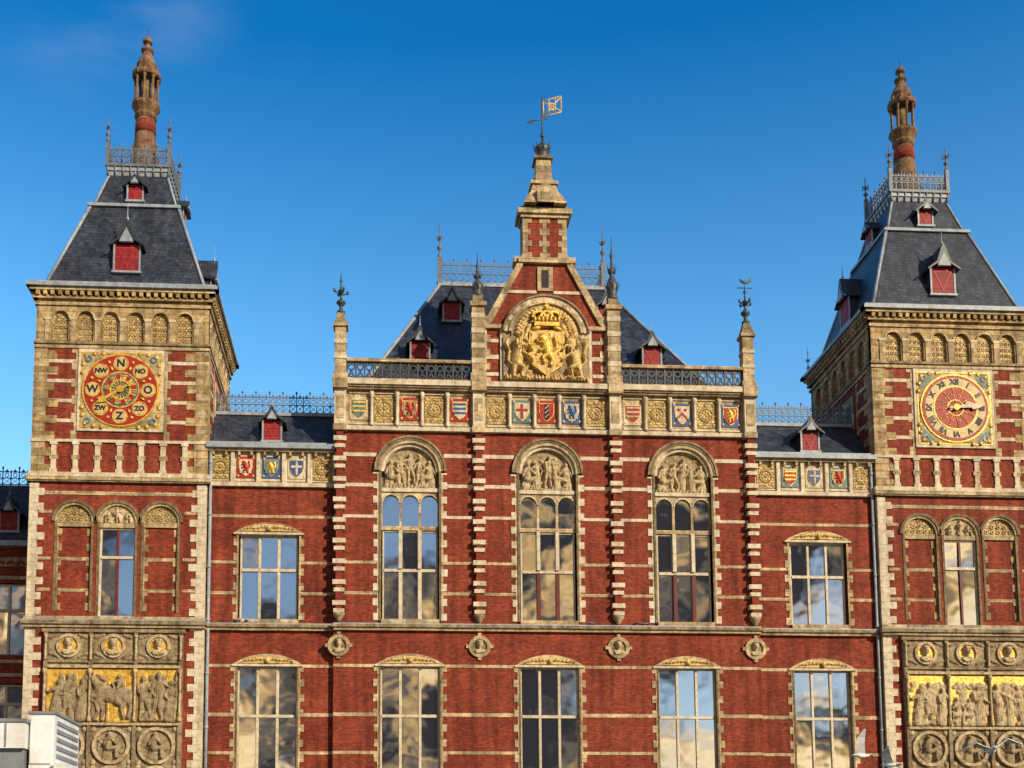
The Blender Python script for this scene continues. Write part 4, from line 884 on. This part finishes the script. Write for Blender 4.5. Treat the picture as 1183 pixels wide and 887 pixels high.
n2=N(nt,'ShaderNodeTexNoise'); n2.inputs['Scale'].default_value=8.5; n2.inputs['Detail'].default_value=6; n2.inputs['Roughness'].default_value=.5; n2.inputs['Distortion'].default_value=.5; L(mp.outputs[0],n2.inputs['Vector'])
ad=N(nt,'ShaderNodeMath',operation='ADD'); L(n2.outputs['Fac'],ad.inputs[0]); L(ramp(sx.outputs['Z'],.17,.1,-.03,.07),ad.inputs[1])
cr=N(nt,'ShaderNodeValToRGB'); cr.color_ramp.elements[0].position=.44; cr.color_ramp.elements[1].position=.66
cr.color_ramp.elements[0].color=(.35,.34,.42,1); cr.color_ramp.elements[1].color=(14,10.5,5.8,1); ce=cr.color_ramp.elements.new(.5); ce.color=(1.8,1.5,1.2,1); ce=cr.color_ramp.elements.new(.57); ce.color=(7.5,4.8,2.0,1); L(ad.outputs[0],cr.inputs['Fac'])
m1=N(nt,'ShaderNodeMix',data_type='RGBA'); L(mask,m1.inputs['Factor']); L(tm.outputs['Result'],m1.inputs['A']); L(cr.outputs[0],m1.inputs['B'])
vd=N(nt,'ShaderNodeVectorMath',operation='DISTANCE'); L(tc.outputs['Generated'],vd.inputs[0]); vd.inputs[1].default_value=(-.19,.76,.64)
mp2=N(nt,'ShaderNodeMapping'); mp2.inputs['Scale'].default_value=(3,3,9); L(tc.outputs['Generated'],mp2.inputs[0])
n3=N(nt,'ShaderNodeTexNoise'); n3.inputs['Scale'].default_value=2.2; n3.inputs['Detail'].default_value=8; L(mp2.outputs[0],n3.inputs['Vector'])
wm=mul(ramp(vd.outputs['Value'],.12,.03),ramp(n3.outputs['Fac'],.42,.72,0,.34))
m2=N(nt,'ShaderNodeMix',data_type='RGBA'); L(wm,m2.inputs['Factor']); L(m1.outputs['Result'],m2.inputs['A']); m2.inputs['B'].default_value=(4,5,6.5,1)
L(m2.outputs['Result'],bgn.inputs['Color'])
# ------------------------------------------------------------------ camera
psi,th,rho=.06177,.10468,-.0031
F=Vector((math.sin(psi)*math.cos(th),math.cos(psi)*math.cos(th),math.sin(th))); Rt=Vector((math.cos(psi),-math.sin(psi),0)); Up=Rt.cross(F)
R2=Rt*math.cos(rho)+Up*math.sin(rho); U2=-Rt*math.sin(rho)+Up*math.cos(rho)
cd=bpy.data.cameras.new('camera'); co=bpy.data.objects.new('camera',cd); scene.collection.objects.link(co)
m=Matrix((R2,U2,-F)).transposed().to_4x4(); m.translation=(-9.6657,-65.565,1.7); co.matrix_world=m
cd.sensor_width=36; cd.lens=1381.49/1183*36; cd.shift_x=(591.5-519.58)/1183; cd.shift_y=(871.38-443.5)/1183; cd.clip_end=6000
scene.camera=co
